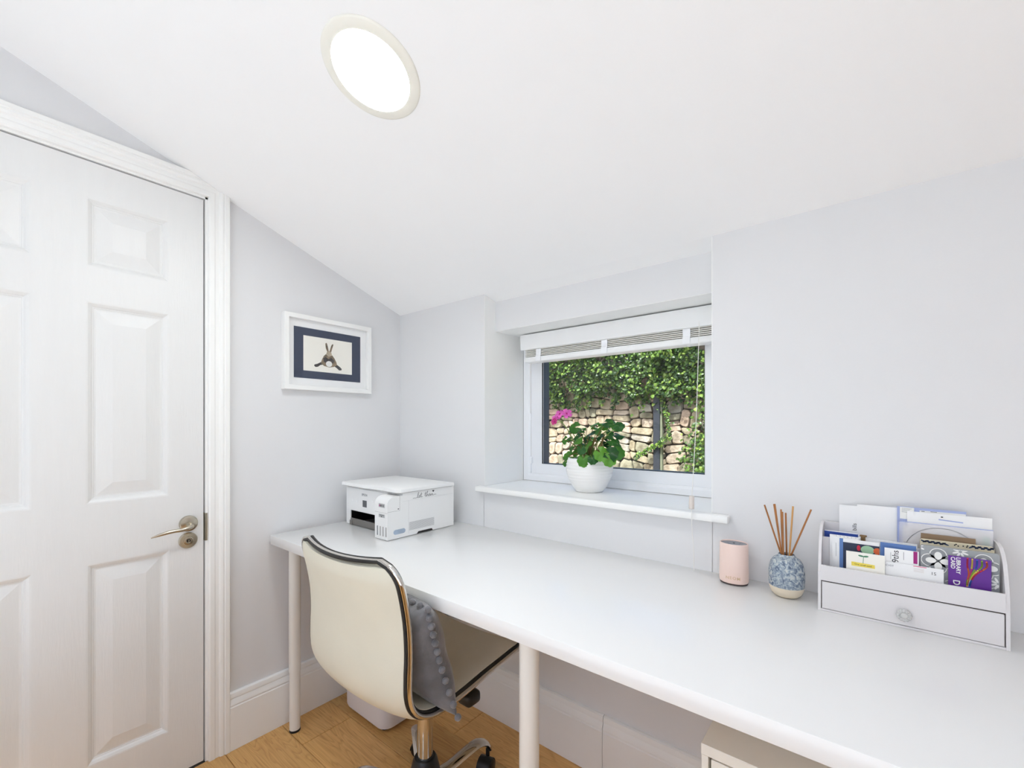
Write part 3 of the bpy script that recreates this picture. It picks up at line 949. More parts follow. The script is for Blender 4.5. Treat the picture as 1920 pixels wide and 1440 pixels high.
# body around the open front slot (x .092 - .362)
mb.box(px0, pyf, pz0, 0.092, pyb, pz1)
mb.box(0.092, -0.20, pz0, 0.362, pyb, pz1)
mb.box(0.092, pyf, 0.795, 0.362, -0.20, pz1)
mb.box(0.362, pyf, pz0, px1, pyb, pz1)
body = obj('body', mb, PRNW, pr, smooth=False)
obj('paper_cavity', MB().box(0.0925, -0.2065, 0.7376, 0.3615, -0.2005, 0.7945).box(0.0925, pyf + 0.004, 0.7925, 0.3615, -0.2005, 0.7948).box(0.0922, pyf + 0.003, 0.7376, 0.0945, -0.2, 0.7948), PRND, pr, smooth=False)
obj('output_tray', MB().box(0.098, -0.318, 0.7376, 0.3610, -0.21, 0.7425).box(0.098, -0.3195, 0.7425, 0.3610, -0.314, 0.7640, 0.001, 1).box(0.0965, -0.324, 0.7376, 0.113, -0.316, 0.757, 0.003, 2), PRNT, pr)
# ink tank unit projecting at the front right with a rounded shoulder
prof = [(-0.3145, pz0), (-0.380, pz0), (-0.3805, 0.860)]
for k in range(7):
    a = pi - k * (pi / 2) / 6
    prof.append((-0.3505 + 0.030 * cos(a), 0.860 + 0.028 * sin(a)))
prof += [(-0.3145, 0.8885)]
bm = bmesh.new()
tmp = MB().prism(prof[::-1], 0.3625, 0.4385, 'yz')
tank = obj('ink_tank_unit', tmp, PRNW, pr, angle=30)
bm.free()
decal('tank_seam', [rect(0.3625, 0.832, 0.4385, 0.8326)], (0, -0.3806, 0), UX, UZ, 0, PRNG, tank)
decal('tank_side_seam', [rect(-0.380, 0.8360, -0.3275, 0.8366), rect(-0.3280, 0.836, -0.3274, 0.893)], (0.4386, 0, 0), UY, UZ, 0, PRNG, tank)
decal('tank_catch', [circle(-0.334, 0.8425, 0.0022, 12, 1.4, 0.8)], (0.4386, 0, 0), UY, UZ, 0.0001, PRND, tank)
for (z0, z1) in ((0.8505, 0.8645), (0.8150, 0.8270)):
    decal('tank_label', [rect(0.387, z0, 0.423, z1)], (0, -0.3806, 0), UX, UZ, 0.0, VENT, tank)
for k in range(4):
    decal('tank_label_swatch', [rect(0.390 + k * 0.008, 0.8535, 0.395 + k * 0.008, 0.8605)], (0, -0.3806, 0), UX, UZ, 0.0003, (MAGE, INK, GREYINK, GREYINK)[k], tank)
decal('tank_label_text', [rect(0.392, 0.8215, 0.418, 0.8240)], (0, -0.3806, 0), UX, UZ, 0.0003, GREYINK, tank)
decal('tank_label_drop', [rect(0.401, 0.8165, 0.407, 0.8195)], (0, -0.3806, 0), UX, UZ, 0.0003, INK, tank)
for k, mm in enumerate((GREYINK, LABG, LABG, LABG)):
    x = 0.3785 + k * 0.0172
    obj('ink_gauge', MB().box(x - 0.0024, -0.3812, 0.749, x + 0.0024, -0.3795, 0.783, 0.0006, 1), mm, tank)
# side: oval tank window, vent lines, seams, hand-lettered words
sw = []
for k in range(12): sw.append((-0.3465 + 0.0085 * cos(pi / 2 + pi * k / 11), 0.7605 + 0.0085 * sin(pi / 2 + pi * k / 11)))
for k in range(12): sw.append((-0.3115 + 0.0085 * cos(-pi / 2 + pi * k / 11), 0.7605 + 0.0085 * sin(-pi / 2 + pi * k / 11)))
decal('tank_window', [sw], (0.4386, 0, 0), UY, UZ, 0.0, TANKW, tank)
vl = []
for k in range(11):
    z = 0.7565 + k * 0.0028
    vl.append([(-0.285, z), (-0.1655, z), (-0.1655, z + 0.0013), (-0.285, z + 0.0013)])
decal('vent_slot', vl, (px1, 0, 0), UY, UZ, 0.0002, VENT, body)
decal('side_seam', [rect(-0.3145, 0.8660, -0.068, 0.8663), rect(-0.2875, 0.745, -0.2871, 0.866)], (px1, 0, 0), UY, UZ, 0.0002, VENT, body)
decal('hand_hold', [[(-0.250, 0.7374), (-0.172, 0.7374), (-0.178, 0.7452), (-0.243, 0.7452)]], (px1, 0, 0), UY, UZ, 0.0003, PRND, body)
# "let them" in thin script with a heart
s = []
def sc(l, ox, k=1.0): return [(ox + a * k, b * k) for a, b in l]
wr = [sc([(0, 0), (8, 1), (16, 0), (24, 2)], 0),                                                        # lead-in swash
      sc([(24, 2), (30, 12), (33, 22), (31, 24), (28, 16), (27, 4), (29, 0), (33, 2)], 0),                # l
      sc([(33, 2), (38, 7), (40, 10), (37, 10), (35, 4), (38, 0), (43, 3)], 0),                           # e
      sc([(43, 3), (47, 14), (49, 22), (47, 10), (47, 2), (50, 0), (55, 3)], 0), sc([(43, 14), (53, 15)], 0),   # t
      sc([(68, 4), (72, 14), (74, 22), (72, 10), (72, 2), (75, 0), (78, 3)], 0), sc([(67, 14), (79, 16)], 0),   # t
      sc([(78, 3), (83, 16), (86, 24), (83, 22), (81, 8), (80, 0), (83, 7), (86, 9), (88, 6), (88, 0), (91, 2)], 0),  # h
      sc([(91, 2), (96, 7), (98, 10), (95, 10), (93, 4), (96, 0), (100, 2)], 0),                          # e
      sc([(100, 2), (102, 9), (103, 0), (106, 7), (109, 9), (110, 0), (113, 7), (116, 9), (117, 1), (120, 1), (128, 4), (138, 3)], 0)]  # m + swash
for w_ in wr:
    cr = cat_rom([(a, b, 0) for a, b in w_], 3)
    s += stroke([(p.x * 0.00082 - 0.268, p.y * 0.00082 + 0.8715) for p in cr], 0.0010)
hx, hz_ = -0.170, 0.8885
heart = [(hx, hz_ - 0.0042), (hx + 0.0046, hz_ + 0.0006), (hx + 0.0040, hz_ + 0.0030), (hx + 0.0020, hz_ + 0.0034), (hx, hz_ + 0.0016), (hx - 0.0020, hz_ + 0.0034), (hx - 0.0040, hz_ + 0.0030), (hx - 0.0046, hz_ + 0.0006)]
decal('script_lettering', s + [heart], (px1, 0, 0), UY, UZ, 0.0003, INK, body)
# front control panel
cp = obj('control_panel', MB().box(0.070, pyf - 0.003, 0.7965, 0.3615, pyf - 0.0003, 0.8885, 0.001, 1), PRNW, pr)
yq = pyf - 0.0031
decal('screen', [rect(0.1845, 0.8180, 0.2135, 0.8445)], (0, yq, 0), UX, UZ, 0, SCRN, cp)
text('brand_lettering', 'EPSON', 0.0125, (0.198, yq, 0.866), UX, UZ, 0.0002, GREYINK, cp, bold=0.0003)
for (bx, bz) in ((0.112, 0.838), (0.144, 0.836), (0.252, 0.846), (0.262, 0.822), (0.300, 0.83)):
    obj('button', MB().box(bx - 0.005, yq - 0.0006, bz - 0.0045, bx + 0.005, yq + 0.001, bz + 0.0045, 0.0008, 1), PAPER, cp)
# scanner lid with jogged front edge
lidp = [(px0 - 0.006, -0.064), (px0 - 0.006, -0.330), (px0 + 0.004, -0.338), (0.245, -0.340), (0.262, -0.334), (0.345, -0.334), (0.425, -0.336), (0.4425, -0.325), (0.4425, -0.064)]
def rounded_lid(poly, z0, z1):
    bm = bmesh.new()
    a = [bm.verts.new((p[0], p[1], z0)) for p in poly]
    f = bm.faces.new(a)
    r = bmesh.ops.extrude_face_region(bm, geom=[f])
    tv = [g for g in r['geom'] if isinstance(g, bmesh.types.BMVert)]
    for q in tv: q.co.z = z1
    te = [e for e in bm.edges if all(abs(q.co.z - z1) < 1e-6 for q in e.verts)]
    bmesh.ops.bevel(bm, geom=te, offset=0.004, segments=2, profile=0.5, affect='EDGES')
    return MB().bm(bm)
obj('scanner_lid', rounded_lid(lidp, 0.8985, 0.9115), PRNW, pr)
obj('lid_gap', MB().prism([(p[0] * 0.985 + 0.0037, p[1] * 0.985 - 0.0035) for p in lidp], 0.8972, 0.8984, 'xy'), PRNG, pr, smooth=False)
for (fx, fy) in ((0.08, -0.30), (0.42, -0.37), (0.08, -0.08), (0.42, -0.08)):
    obj('foot', MB().lathe([(0.007, 0.0003), (0.007, 0.002)], 14, (fx, fy, 0.735)), RUBB, pr)

# ------------------------------------------------------------------ waste bin
wbn = empty('waste_bin', (0.237, -0.205, 0.0))
tag(wbn, 'white plastic bin with rounded corners on the floor under the desk', 'bin')
def rrect(x0, y0, x1, y1, r, n=6):
    o = []
    for (cx_, cy_, a0) in ((x1 - r, y1 - r, 0), (x0 + r, y1 - r, pi / 2), (x0 + r, y0 + r, pi), (x1 - r, y0 + r, 3 * pi / 2)):
        for k in range(n + 1):
            a = a0 + (pi / 2) * k / n
            o.append((cx_ + r * cos(a), cy_ + r * sin(a)))
    return o
def loft(rings):
    """rings: list of (poly2d, z)"""
    v = []; f = []; n = len(rings[0][0])
    for p, z in rings: v += [(q[0], q[1], z) for q in p]
    for i in range(len(rings) - 1):
        for k in range(n):
            f.append((i * n + k, i * n + (k + 1) % n, (i + 1) * n + (k + 1) % n, (i + 1) * n + k))
    f.append(tuple(range(n - 1, -1, -1))); f.append(tuple((len(rings) - 1) * n + k for k in range(n)))
    return MB().add(v, f)
bx = (0.097, -0.352, 0.377, -0.062)
def br(o_): return rrect(bx[0] + o_, bx[1] + o_, bx[2] - o_, bx[3] - o_, 0.042 - o_ * 0.5)
obj('bin_body', loft([(br(0.012), 0.013), (br(0.004), 0.016), (br(0.0), 0.026), (br(-0.004), 0.30), (br(-0.005), 0.345)]), BINM, wbn)
obj('bin_lid', loft([(br(-0.006), 0.3455), (br(-0.006), 0.362), (br(0.004), 0.372), (br(0.02), 0.376)]), BINM, wbn)
for (fx, fy) in ((0.150, -0.30), (0.335, -0.318), (0.150, -0.11), (0.325, -0.11)):
    obj('foot', MB().lathe([(0.013, 0.0003), (0.014, 0.006), (0.013, 0.0135)], 16, (fx, fy, 0)), RUBB, wbn)

# ------------------------------------------------------------------ office chair
CX = 0.72; CY = -0.445
chair = empty('office_chair', (CX, CY, 0.0))
tag(chair, 'cream leatherette office chair with chrome trim tucked under the desk', 'chair')
PROF = [(-0.713, 0.834), (-0.699, 0.790), (-0.688, 0.745), (-0.679, 0.690), (-0.6755, 0.630), (-0.677, 0.575), (-0.6765, 0.530), (-0.668, 0.498), (-0.650, 0.474), (-0.622, 0.458), (-0.585, 0.4515),
        (-0.54, 0.453), (-0.486, 0.458), (-0.42, 0.467), (-0.35, 0.474), (-0.29, 0.480), (-0.262, 0.477), (-0.246, 0.467)]
cp_ = cat_rom([(a, b, 0) for a, b in PROF], 5)
L_ = [0.0]
for i in range(1, len(cp_)): L_.append(L_[-1] + (cp_[i] - cp_[i - 1]).length)
LT = L_[-1]
def shell_pt(i, t, off, inset):
    """point on the shell: index along the profile, t in -1..1 across, off along the normal, inset from the edge"""
    a = cp_[max(0, i - 1)]; b = cp_[min(len(cp_) - 1, i + 1)]
    d = (b - a).normalized()
    nrm = Vector((d.y * -1, d.x, 0))          # (y,z) normal pointing to the sitter
    if nrm.y < 0 and i > len(cp_) * 0.6: nrm = -nrm
    hw = 0.2255
    sdist = min(L_[i], LT - L_[i])
    rc = 0.055 if L_[i] < LT / 2 else 0.045
    if sdist < rc: hw -= rc - sqrt(max(0, rc * rc - (rc - sdist) ** 2))
    hw -= inset
    if L_[i] < 0.45: bul = 0.026 * min(1, (0.45 - L_[i]) / 0.12)
    else: bul = 0.014 * min(1, (L_[i] - 0.45) / 0.12)
    q = cp_[i] + nrm * (off - bul * (1 - t * t))
    return (CX + hw * t, q.x, q.y)
# make sure the normal is consistent: towards +y on the back, +z on the seat
def shell(name, off0, off1, inset, mat, ribs=False, i0=0, i1=None, puff=0.008):
    i1 = len(cp_) - 1 if i1 is None else i1
    NT = 24
    v = []; f = []
    idx = list(range(i0, i1 + 1))
    for side, off in ((0, off0), (1, off1)):
        for i in idx:
            for k in range(NT + 1):
                t = -1 + 2 * k / NT
                e = (1 - t ** 8) * min(1, min(L_[i] - L_[i0], L_[i1] - L_[i]) / 0.03 + 0.0)
                o_ = off + (puff if off1 > off0 and side == 1 else (-puff if off0 > off1 and side == 1 else 0)) * max(0, e)
                if ribs and side == 1:
                    ph = (L_[i] / 0.082) % 1.0
                    o_ -= 0.006 * math.exp(-((ph - 0.5) / 0.05) ** 2)
                v.append(shell_pt(i, t, o_, inset))
    m = len(idx); w = NT + 1
    for i in range(m - 1):
        for k in range(NT):
            a = i * w + k
            f.append((a, a + 1, a + w + 1, a + w))
            b = m * w + a
            f.append((b, b + w, b + w + 1, b + 1))
    S = m * w
    for i in range(m - 1):
        f.append((i * w, (i + 1) * w, S + (i + 1) * w, S + i * w))
        a = i * w + NT
        f.append((a, S + a, S + a + w, a + w))
    for k in range(NT):
        f.append((k, S + k, S + k + 1, k + 1))
        a = (m - 1) * w + k
        f.append((a, a + 1, S + a + 1, S + a))
    return obj(name, MB().add(v, f), mat, chair, angle=50)
shell('rear_shell', -0.002, -0.010, 0.0105, CREAM, i0=1, i1=len(cp_) - 2)
shell('seat_pad', 0.002, 0.012, 0.0105, PADM, ribs=True, i0=1, i1=len(cp_) - 2, puff=0.006)
def edge_loop(inset, off):
    n_ = len(cp_)
    pts = [Vector(shell_pt(i, -1, off, inset)) for i in range(n_)]
    last = n_ - 1
    pts += [Vector(shell_pt(last, -1 + 2 * k / 14, off, inset)) for k in range(1, 14)]
    pts += [Vector(shell_pt(i, 1, off, inset)) for i in range(n_ - 1, -1, -1)]
    pts += [Vector(shell_pt(0, 1 - 2 * k / 14, off, inset)) for k in range(1, 14)]
    out = []
    for p in pts:
        if not out or (p - out[-1]).length > 0.003: out.append(p)
    if (out[0] - out[-1]).length < 0.003: out.pop()
    return out
obj('chrome_rim', MB().tube(edge_loop(0.0, 0.0), 0.0060, 10, closed=True), CHROME, chair, angle=60)
obj('black_piping', MB().tube(edge_loop(0.0085, -0.0045), 0.0050, 8, closed=True), PIPE, chair, angle=60)
obj('black_piping', MB().tube(edge_loop(0.0085, 0.0055), 0.0050, 8, closed=True), PIPE, chair, angle=60)
# mechanism, lever, gas column, star base
obj('seat_mechanism', MB().box(CX - 0.085, CY - 0.10, 0.388, CX + 0.085, CY + 0.11, 0.424, 0.008, 2), BLACKP, chair)
lv = obj('height_lever', MB().tube(cat_rom([(CX + 0.07, CY + 0.01, 0.404), (CX + 0.12, CY + 0.008, 0.403), (CX + 0.162, CY + 0.004, 0.402)], 4), 0.005, 8), CHROME, chair)
obj('lever_grip', MB().box(CX + 0.155, CY - 0.024, 0.384, CX + 0.207, CY + 0.028, 0.420, 0.013, 3), BLACKP, lv)
obj('gas_column', MB().lathe([(0.0230, 0.10), (0.0230, 0.388)], 32, (CX, CY, 0)), CHROME, chair)
obj('hub', MB().lathe([(0.046, 0.050), (0.050, 0.055), (0.050, 0.092), (0.045, 0.108), (0.036, 0.146), (0.031, 0.154), (0.0235, 0.155), (0.0235, 0.10)], 32, (CX, CY, 0)), BLACKP, chair)
A0 = 76
for k in range(5):
    a = radians(A0 + 72 * k)
    d = Vector((cos(a), sin(a), 0)); s_ = Vector((-sin(a), cos(a), 0))
    pts = [(0.040, 0.082), (0.09, 0.086), (0.145, 0.101), (0.185, 0.109), (0.214, 0.100), (0.230, 0.076)]
    cr = cat_rom([(p[0], p[1], 0) for p in pts], 5)
    v = []; f = []
    for i, p in enumerate(cr):
        u_ = i / (len(cr) - 1)
        w_ = 0.019 - 0.003 * u_ + 0.004 * sin(pi * u_)
        h_ = 0.011 - 0.003 * u_
        t_ = (cr[min(i + 1, len(cr) - 1)] - cr[max(i - 1, 0)]).normalized()
        nz = Vector((-t_.y, t_.x))
        for q in range(10):
            an = 2 * pi * q / 10
            rr_ = p.x + nz.x * h_ * sin(an); zz = p.y + nz.y * h_ * sin(an)
            v.append(tuple(Vector((CX, CY, zz)) + d * rr_ + s_ * w_ * cos(an)))
    m = len(cr)
    for i in range(m - 1):
        for q in range(10):
            f.append((i * 10 + q, i * 10 + (q + 1) % 10, (i + 1) * 10 + (q + 1) % 10, (i + 1) * 10 + q))
    f.append(tuple(range(9, -1, -1))); f.append(tuple((m - 1) * 10 + q for q in range(10)))
    arm = obj('base_arm', MB().add(v, f), CHROME, chair, angle=60)
    # twin-wheel caster
    ca = a + [0.5, 1.1, -0.6, 2.0, -1.2][k]
    cd = Vector((cos(ca), sin(ca), 0))
    tip = Vector((CX, CY, 0)) + d * 0.225
    wc = tip - cd * 0.014 + Vector((0, 0, 0.0265))
    ax = Vector((-sin(ca), cos(ca), 0))
    Mx = Matrix((( cd.x, ax.x, 0, wc.x), (cd.y, ax.y, 0, wc.y), (0, 0, 1, wc.z), (0, 0, 0, 1))) @ Matrix.Rotation(-pi / 2, 4, 'X')
    mb = MB()
    for z0 in (-0.025, 0.004):
        mb.lathe([(0.020, z0), (0.0255, z0 + 0.003), (0.026, z0 + 0.008), (0.026, z0 + 0.014), (0.0255, z0 + 0.018), (0.020, z0 + 0.021)], 22, M=Mx)
    mb.lathe([(0.012, -0.012), (0.012, 0.012)], 12, M=Mx)
    hood = [(0.029 * cos(t), 0.029 * sin(t)) for t in [radians(x) for x in range(-10, 200, 15)]]
    v = []; f = []
    for q in hood:
        for zz in (-0.021, 0.021):
            v.append(tuple(wc + cd * q[0] + Vector((0, 0, q[1])) + ax * zz))
    for i in range(len(hood) - 1): f.append((2 * i, 2 * i + 1, 2 * i + 3, 2 * i + 2))
    mb.add(v, f)
    mb.tube([tuple(tip + Vector((0, 0, 0.05))), tuple(tip + Vector((0, 0, 0.079)))], 0.0065, 10)
    obj('caster', mb, BLACKP, arm, angle=40)

# ------------------------------------------------------------------ cushion on the chair
cushion = empty('cushion', (0.777, -0.56, 0.47))
tag(cushion, 'grey velvet cushion edged with small pompoms leaning on the chair back', 'cushion')
cc = Vector((0.788, -0.590, 0.598))
ucu = Vector((0.996, -0.085, 0.0)).normalized()
vcu = Vector((0.0, -0.26, 0.966)).normalized(); vcu = (vcu - ucu * vcu.dot(ucu)).normalized()
ncu = ucu.cross(vcu)
HS = 0.172; HV = 0.123
NG = 22
def pillow(s_, t_, side):
    # pinched square outline with puffed faces
    px_ = s_ * (1 - 0.03 * (1 - t_ * t_) ** 1.0) if True else s_
    py_ = t_ * (1 - 0.04 * (1 - s_ * s_))
    h_ = 0.072 * ((1 - abs(s_) ** 2.6) * (1 - abs(t_) ** 2.6)) ** 0.45
    wr_ = 0.006 * noise.noise(Vector((s_ * 2.3 + 5, t_ * 2.3, side * 3.0))) * min(1, h_ / 0.03)
    sag = (max(0, s_ - 0.2) / 0.8) * (max(0, -t_ - 0.1) / 0.9) ** 1.5
    return cc + ucu * px_ * HS + vcu * py_ * HV + ncu * side * (h_ + wr_) + Vector((0.016, 0.010, -0.036)) * sag
v = []; f = []
for side in (1, -1):
    for i in range(NG + 1):
        for j in range(NG + 1):
            v.append(tuple(pillow(sin(-pi / 2 + pi * i / NG), sin(-pi / 2 + pi * j / NG), side)))
w = NG + 1
for i in range(NG):
    for j in range(NG):
        a = i * w + j
        f.append((a, a + w, a + w + 1, a + 1))
        b = w * w + a
        f.append((b, b + 1, b + w + 1, b + w))
bm = bmesh.new()
vs = [bm.verts.new(p) for p in v]
for q in f: bm.faces.new([vs[i] for i in q])
bmesh.ops.remove_doubles(bm, verts=bm.verts[:], dist=0.0008)
obj('cushion_cover', MB().bm(bm), VELV, cushion, angle=80)
pom = None
for e in range(4):
    for k in range(11):
        t_ = -1 + 2 * k / 11
        s2, t2 = [(t_, -1), (1, t_), (-t_, 1), (-1, -t_)][e]
        if e == 0: continue
        p = pillow(s2, t2, 1)
        p = p + (p - cc).normalized() * 0.005
        if pom is None:
            mbp = MB().sphere((0, 0, 0), 0.0085, 10, 7)
            mbp.v = [tuple(Vector(q) * (1 + 0.12 * noise.noise(Vector(q) * 300))) for q in mbp.v]
            pom = obj('pompom', mbp, VELV, cushion, origin=(0, 0, 0), angle=80)
            pom.location = p - WLOC[cushion.name]
            WLOC[pom.name] = p
        else:
            share('pompom', pom, p, cushion, rot=(rnd.uniform(0, 6), rnd.uniform(0, 6), 0))

# ------------------------------------------------------------------ geranium on the sill
plant = empty('potted_geranium', (0.950, 0.14, 0.9))
tag(plant, 'pink geranium in a round white ribbed pot on the window sill', 'plant')
pc = (0.950, 0.14, 0.9)
pr_ = []
for i in range(41):
    u_ = i / 40
    z = 0.122 * u_
    r = 0.049 + (0.0855 - 0.049) * sin(min(1, u_ / 0.72) * pi / 2) ** 0.9 if u_ < 0.72 else 0.0855 - 0.008 * ((u_ - 0.72) / 0.28) ** 2
    if u_ > 0.3: r += 0.0011 * cos(u_ * 2 * pi * 11)
    pr_.append((r, z + 0.0008))
pr_ += [(0.0755, 0.1235), (0.0735, 0.121), (0.0725, 0.100), (0.0, 0.100)]
obj('pot', MB().lathe(pr_, 56, pc), POTM, plant, angle=60)
obj('soil', MB().lathe([(0.0722, 0.1005), (0.0715, 0.107), (0.04, 0.110), (0.0, 0.111)], 24, pc), SOIL, plant)
LEAVES = [(0.888, 1.136), (0.913, 1.128), (0.868, 1.125), (0.842, 1.087), (0.865, 1.091), (0.913, 1.114), (0.951, 1.112), (0.978, 1.126), (1.002, 1.142), (1.023, 1.155), (1.049, 1.147), (1.066, 1.142), (0.969, 1.147), (1.063, 1.11), (0.901, 1.091), (0.938, 1.092), (0.978, 1.088), (0.875, 1.063), (0.901, 1.075), (0.938, 1.067), (0.913, 1.053), (1.02, 1.083), (1.04, 1.089), (1.063, 1.076), (1.063, 1.047), (0.996, 1.042), (1.032, 1.041), (1.029, 1.022), (0.926, 1.014), (0.963, 1.019), (0.861, 1.025), (0.845, 1.002), (0.894, 1.103), (0.993, 1.104), (0.957, 1.095)]
for _ in range(14):
    LEAVES.append((0.87 + 0.18 * rnd.random(), 1.035 + 0.09 * rnd.random()))
SIZES = [0.026, 0.024, 0.018, 0.018, 0.016, 0.020, 0.022, 0.024, 0.028, 0.028, 0.026, 0.022, 0.020, 0.026, 0.024, 0.020, 0.020, 0.024, 0.022, 0.028, 0.020, 0.022, 0.022, 0.024, 0.026, 0.032, 0.034, 0.030, 0.030, 0.020, 0.024, 0.018, 0.018, 0.018, 0.018] + [0.018] * 14
camp = Vector(cam.location)
def gleaf_mesh(sz, M):
    """scalloped round geranium leaf with a notch and cupped face"""
    n = 40
    v = [(0, 0, 0)]
    ringn = []
    for ringk, rr_ in enumerate((0.55, 1.0)):
        for k in range(n):
            a = -pi + 0.28 + (2 * pi - 0.56) * k / (n - 1)
            r = sz * rr_ * (1 + 0.055 * cos(a * 8.5)) * (0.92 + 0.08 * cos(a))
            z = 0.16 * sz * rr_ ** 2 * cos(a * 3.0) - 0.22 * sz * rr_ ** 2
            v.append((r * cos(a), r * sin(a), z))
    f = []
    for k in range(n - 1):
        f.append((0, 1 + k, 2 + k))
        f.append((1 + k, 1 + n + k, 2 + n + k, 2 + k))
    return MB().add(v, f, M)
stem_root = []
for i, ((lx, lz), sz) in enumerate(zip(LEAVES, SIZES)):
    low = lz < 1.055
    dy = rnd.uniform(-0.055, 0.045)
    if i > 34: dy = rnd.uniform(0.0, 0.05)
    elif low: dy = -0.07 - 0.015 * rnd.random() if 0.88 < lx < 1.04 else rnd.uniform(-0.05, 0.0)
    p = Vector((lx, 0.14 + dy, lz))
    # keep the photographed position while moving the leaf in depth
    s_ = (p.y - camp.y) / (0.14 - camp.y)
    p = camp + (Vector((lx, 0.14, lz)) - camp) * s_
    outw = Vector((p.x - 0.95, p.y - 0.14, 0)) 
    nrm = Vector((rnd.uniform(-0.5, 0.7), rnd.uniform(-1.0, -0.2), rnd.uniform(0.25, 1.1))) + outw * 4
    if low: nrm = Vector((rnd.uniform(-0.3, 0.5), -1.0, 0.35)) + outw * 3
    nrm.normalize()
    tipd = (outw + Vector((rnd.uniform(-0.02, 0.02), 0, -0.03 if low else rnd.uniform(-0.03, 0.02)))).normalized()
    xax = (tipd - nrm * tipd.dot(nrm)).normalized()
    yax = nrm.cross(xax)
    M = Matrix(((xax.x, yax.x, nrm.x, p.x), (xax.y, yax.y, nrm.y, p.y), (xax.z, yax.z, nrm.z, p.z), (0, 0, 0, 1)))
    obj('leaf', gleaf_mesh(sz * (0.88 if sz > 0.027 else 1.0), M), GERL, plant, angle=80, recalc=False)
    base = Vector((0.95 + rnd.uniform(-0.02, 0.02), 0.14 + rnd.uniform(-0.02, 0.02), 1.009))
    mid = base.lerp(p, 0.55) + Vector((0, 0, 0.018))
    obj('stem', MB().tube(cat_rom([base, mid, p], 4), [0.0016] * 9, 6), STEMG if i % 3 else STEMB, plant)
for (a, b, c) in (((0.955, 0.14, 1.005), (0.962, 0.13, 1.05), (0.985, 0.12, 1.10)), ((0.97, 0.14, 1.005), (1.0, 0.13, 1.06), (1.02, 0.12, 1.11)), ((0.94, 0.14, 1.005), (0.925, 0.13, 1.05), (0.90, 0.13, 1.09))):
    obj('stem', MB().tube(cat_rom([a, b, c], 5), 0.0035, 8), STEMB, plant)
# flower head
obj('flower_stalk', MB().tube(cat_rom([(0.93, 0.135, 1.006), (0.90, 0.13, 1.06), (0.872, 0.128, 1.115), (0.842, 0.125, 1.153)], 5), 0.0017, 7), STEMG, plant)
hub_ = Vector((0.842, 0.125, 1.153))
for bi, (bx_, bz_, sz, mt) in enumerate(((0.810, 1.170, 0.017, PETAL), (0.836, 1.187, 0.017, PETAL), (0.861, 1.188, 0.021, PETAL), (0.811, 1.158, 0.014, PETALD), (0.823, 1.176, 0.014, PETAL))):
    bp = Vector((bx_, 0.125 - 0.01 * (bi % 2), bz_))
    nrm = ((bp - hub_).normalized() * 0.5 + Vector((0.45, -0.9, 0.25))).normalized()
    xa = nrm.orthogonal().normalized(); ya = nrm.cross(xa)
    mb = MB()
    for k in range(5):
        a = 2 * pi * k / 5 + bi
        dx_ = xa * cos(a) + ya * sin(a); dy_ = nrm.cross(dx_)
        pts = []
        for (r, w_, h_) in ((0.05, 0.06, 0), (0.45, 0.34, 0.10), (0.8, 0.42, 0.14), (1.0, 0.28, 0.06)):
            pts += [tuple(bp + dx_ * r * sz - dy_ * w_ * sz + nrm * h_ * sz), tuple(bp + dx_ * r * sz + nrm * (h_ - 0.06) * sz), tuple(bp + dx_ * r * sz + dy_ * w_ * sz + nrm * h_ * sz)]
        fc = []
        for r_ in range(3):
            for q in range(2):
                a_ = r_ * 3 + q
                fc.append((a_, a_ + 1, a_ + 4, a_ + 3))
        mb.add(pts, fc)
    fl = obj('flower', mb, mt, plant, angle=80, recalc=False)
    obj('flower_eye', MB().sphere(tuple(bp + nrm * 0.001), 0.0032, 8, 5), PETALD, fl)
    obj('pedicel', MB().tube([hub_, bp - nrm * 0.001], 0.0009, 6), STEMG, fl)

# ------------------------------------------------------------------ blush pink scent diffuser
sd = empty('scent_diffuser', (1.479, -0.052, 0.735))
tag(sd, 'blush pink oval metal diffuser with grey top on the desk', 'diffuser')
cc2 = (1.479, -0.052, 0.735)
obj('case', MB().lathe([(0.0330, 0.0045), (0.0345, 0.007), (0.0348, 0.012), (0.0338, 0.100), (0.0332, 0.1035), (0.0318, 0.1045), (0.031, 0.1035), (0.031, 0.098), (0, 0.098)], 56, cc2, sy=0.86), PINK, sd, angle=40)
obj('base_ring', MB().lathe([(0.031, 0.0004), (0.0325, 0.001), (0.0325, 0.0046)], 48, cc2, sy=0.86), GAPM, sd)
td = obj('top_disc', MB().lathe([(0.0309, 0.0985), (0.0309, 0.1020), (0.016, 0.1022), (0.0155, 0.1012), (0.0148, 0.1012), (0.0143, 0.1024), (0.0, 0.1024)], 48, cc2, sy=0.86), GREYL, sd, angle=40)
obj('mist_outlet', MB().lathe([(0.0026, 0.1024), (0.0026, 0.1030), (0, 0.1031)], 16, cc2), PRND, td)
text('lettering', 'NEOM', 0.0105, (1.4835, -0.0830, 0.755), (1, 0.05, 0), UZ, 0.0004, GOLDT, sd, space=1.25, bold=0.0001)

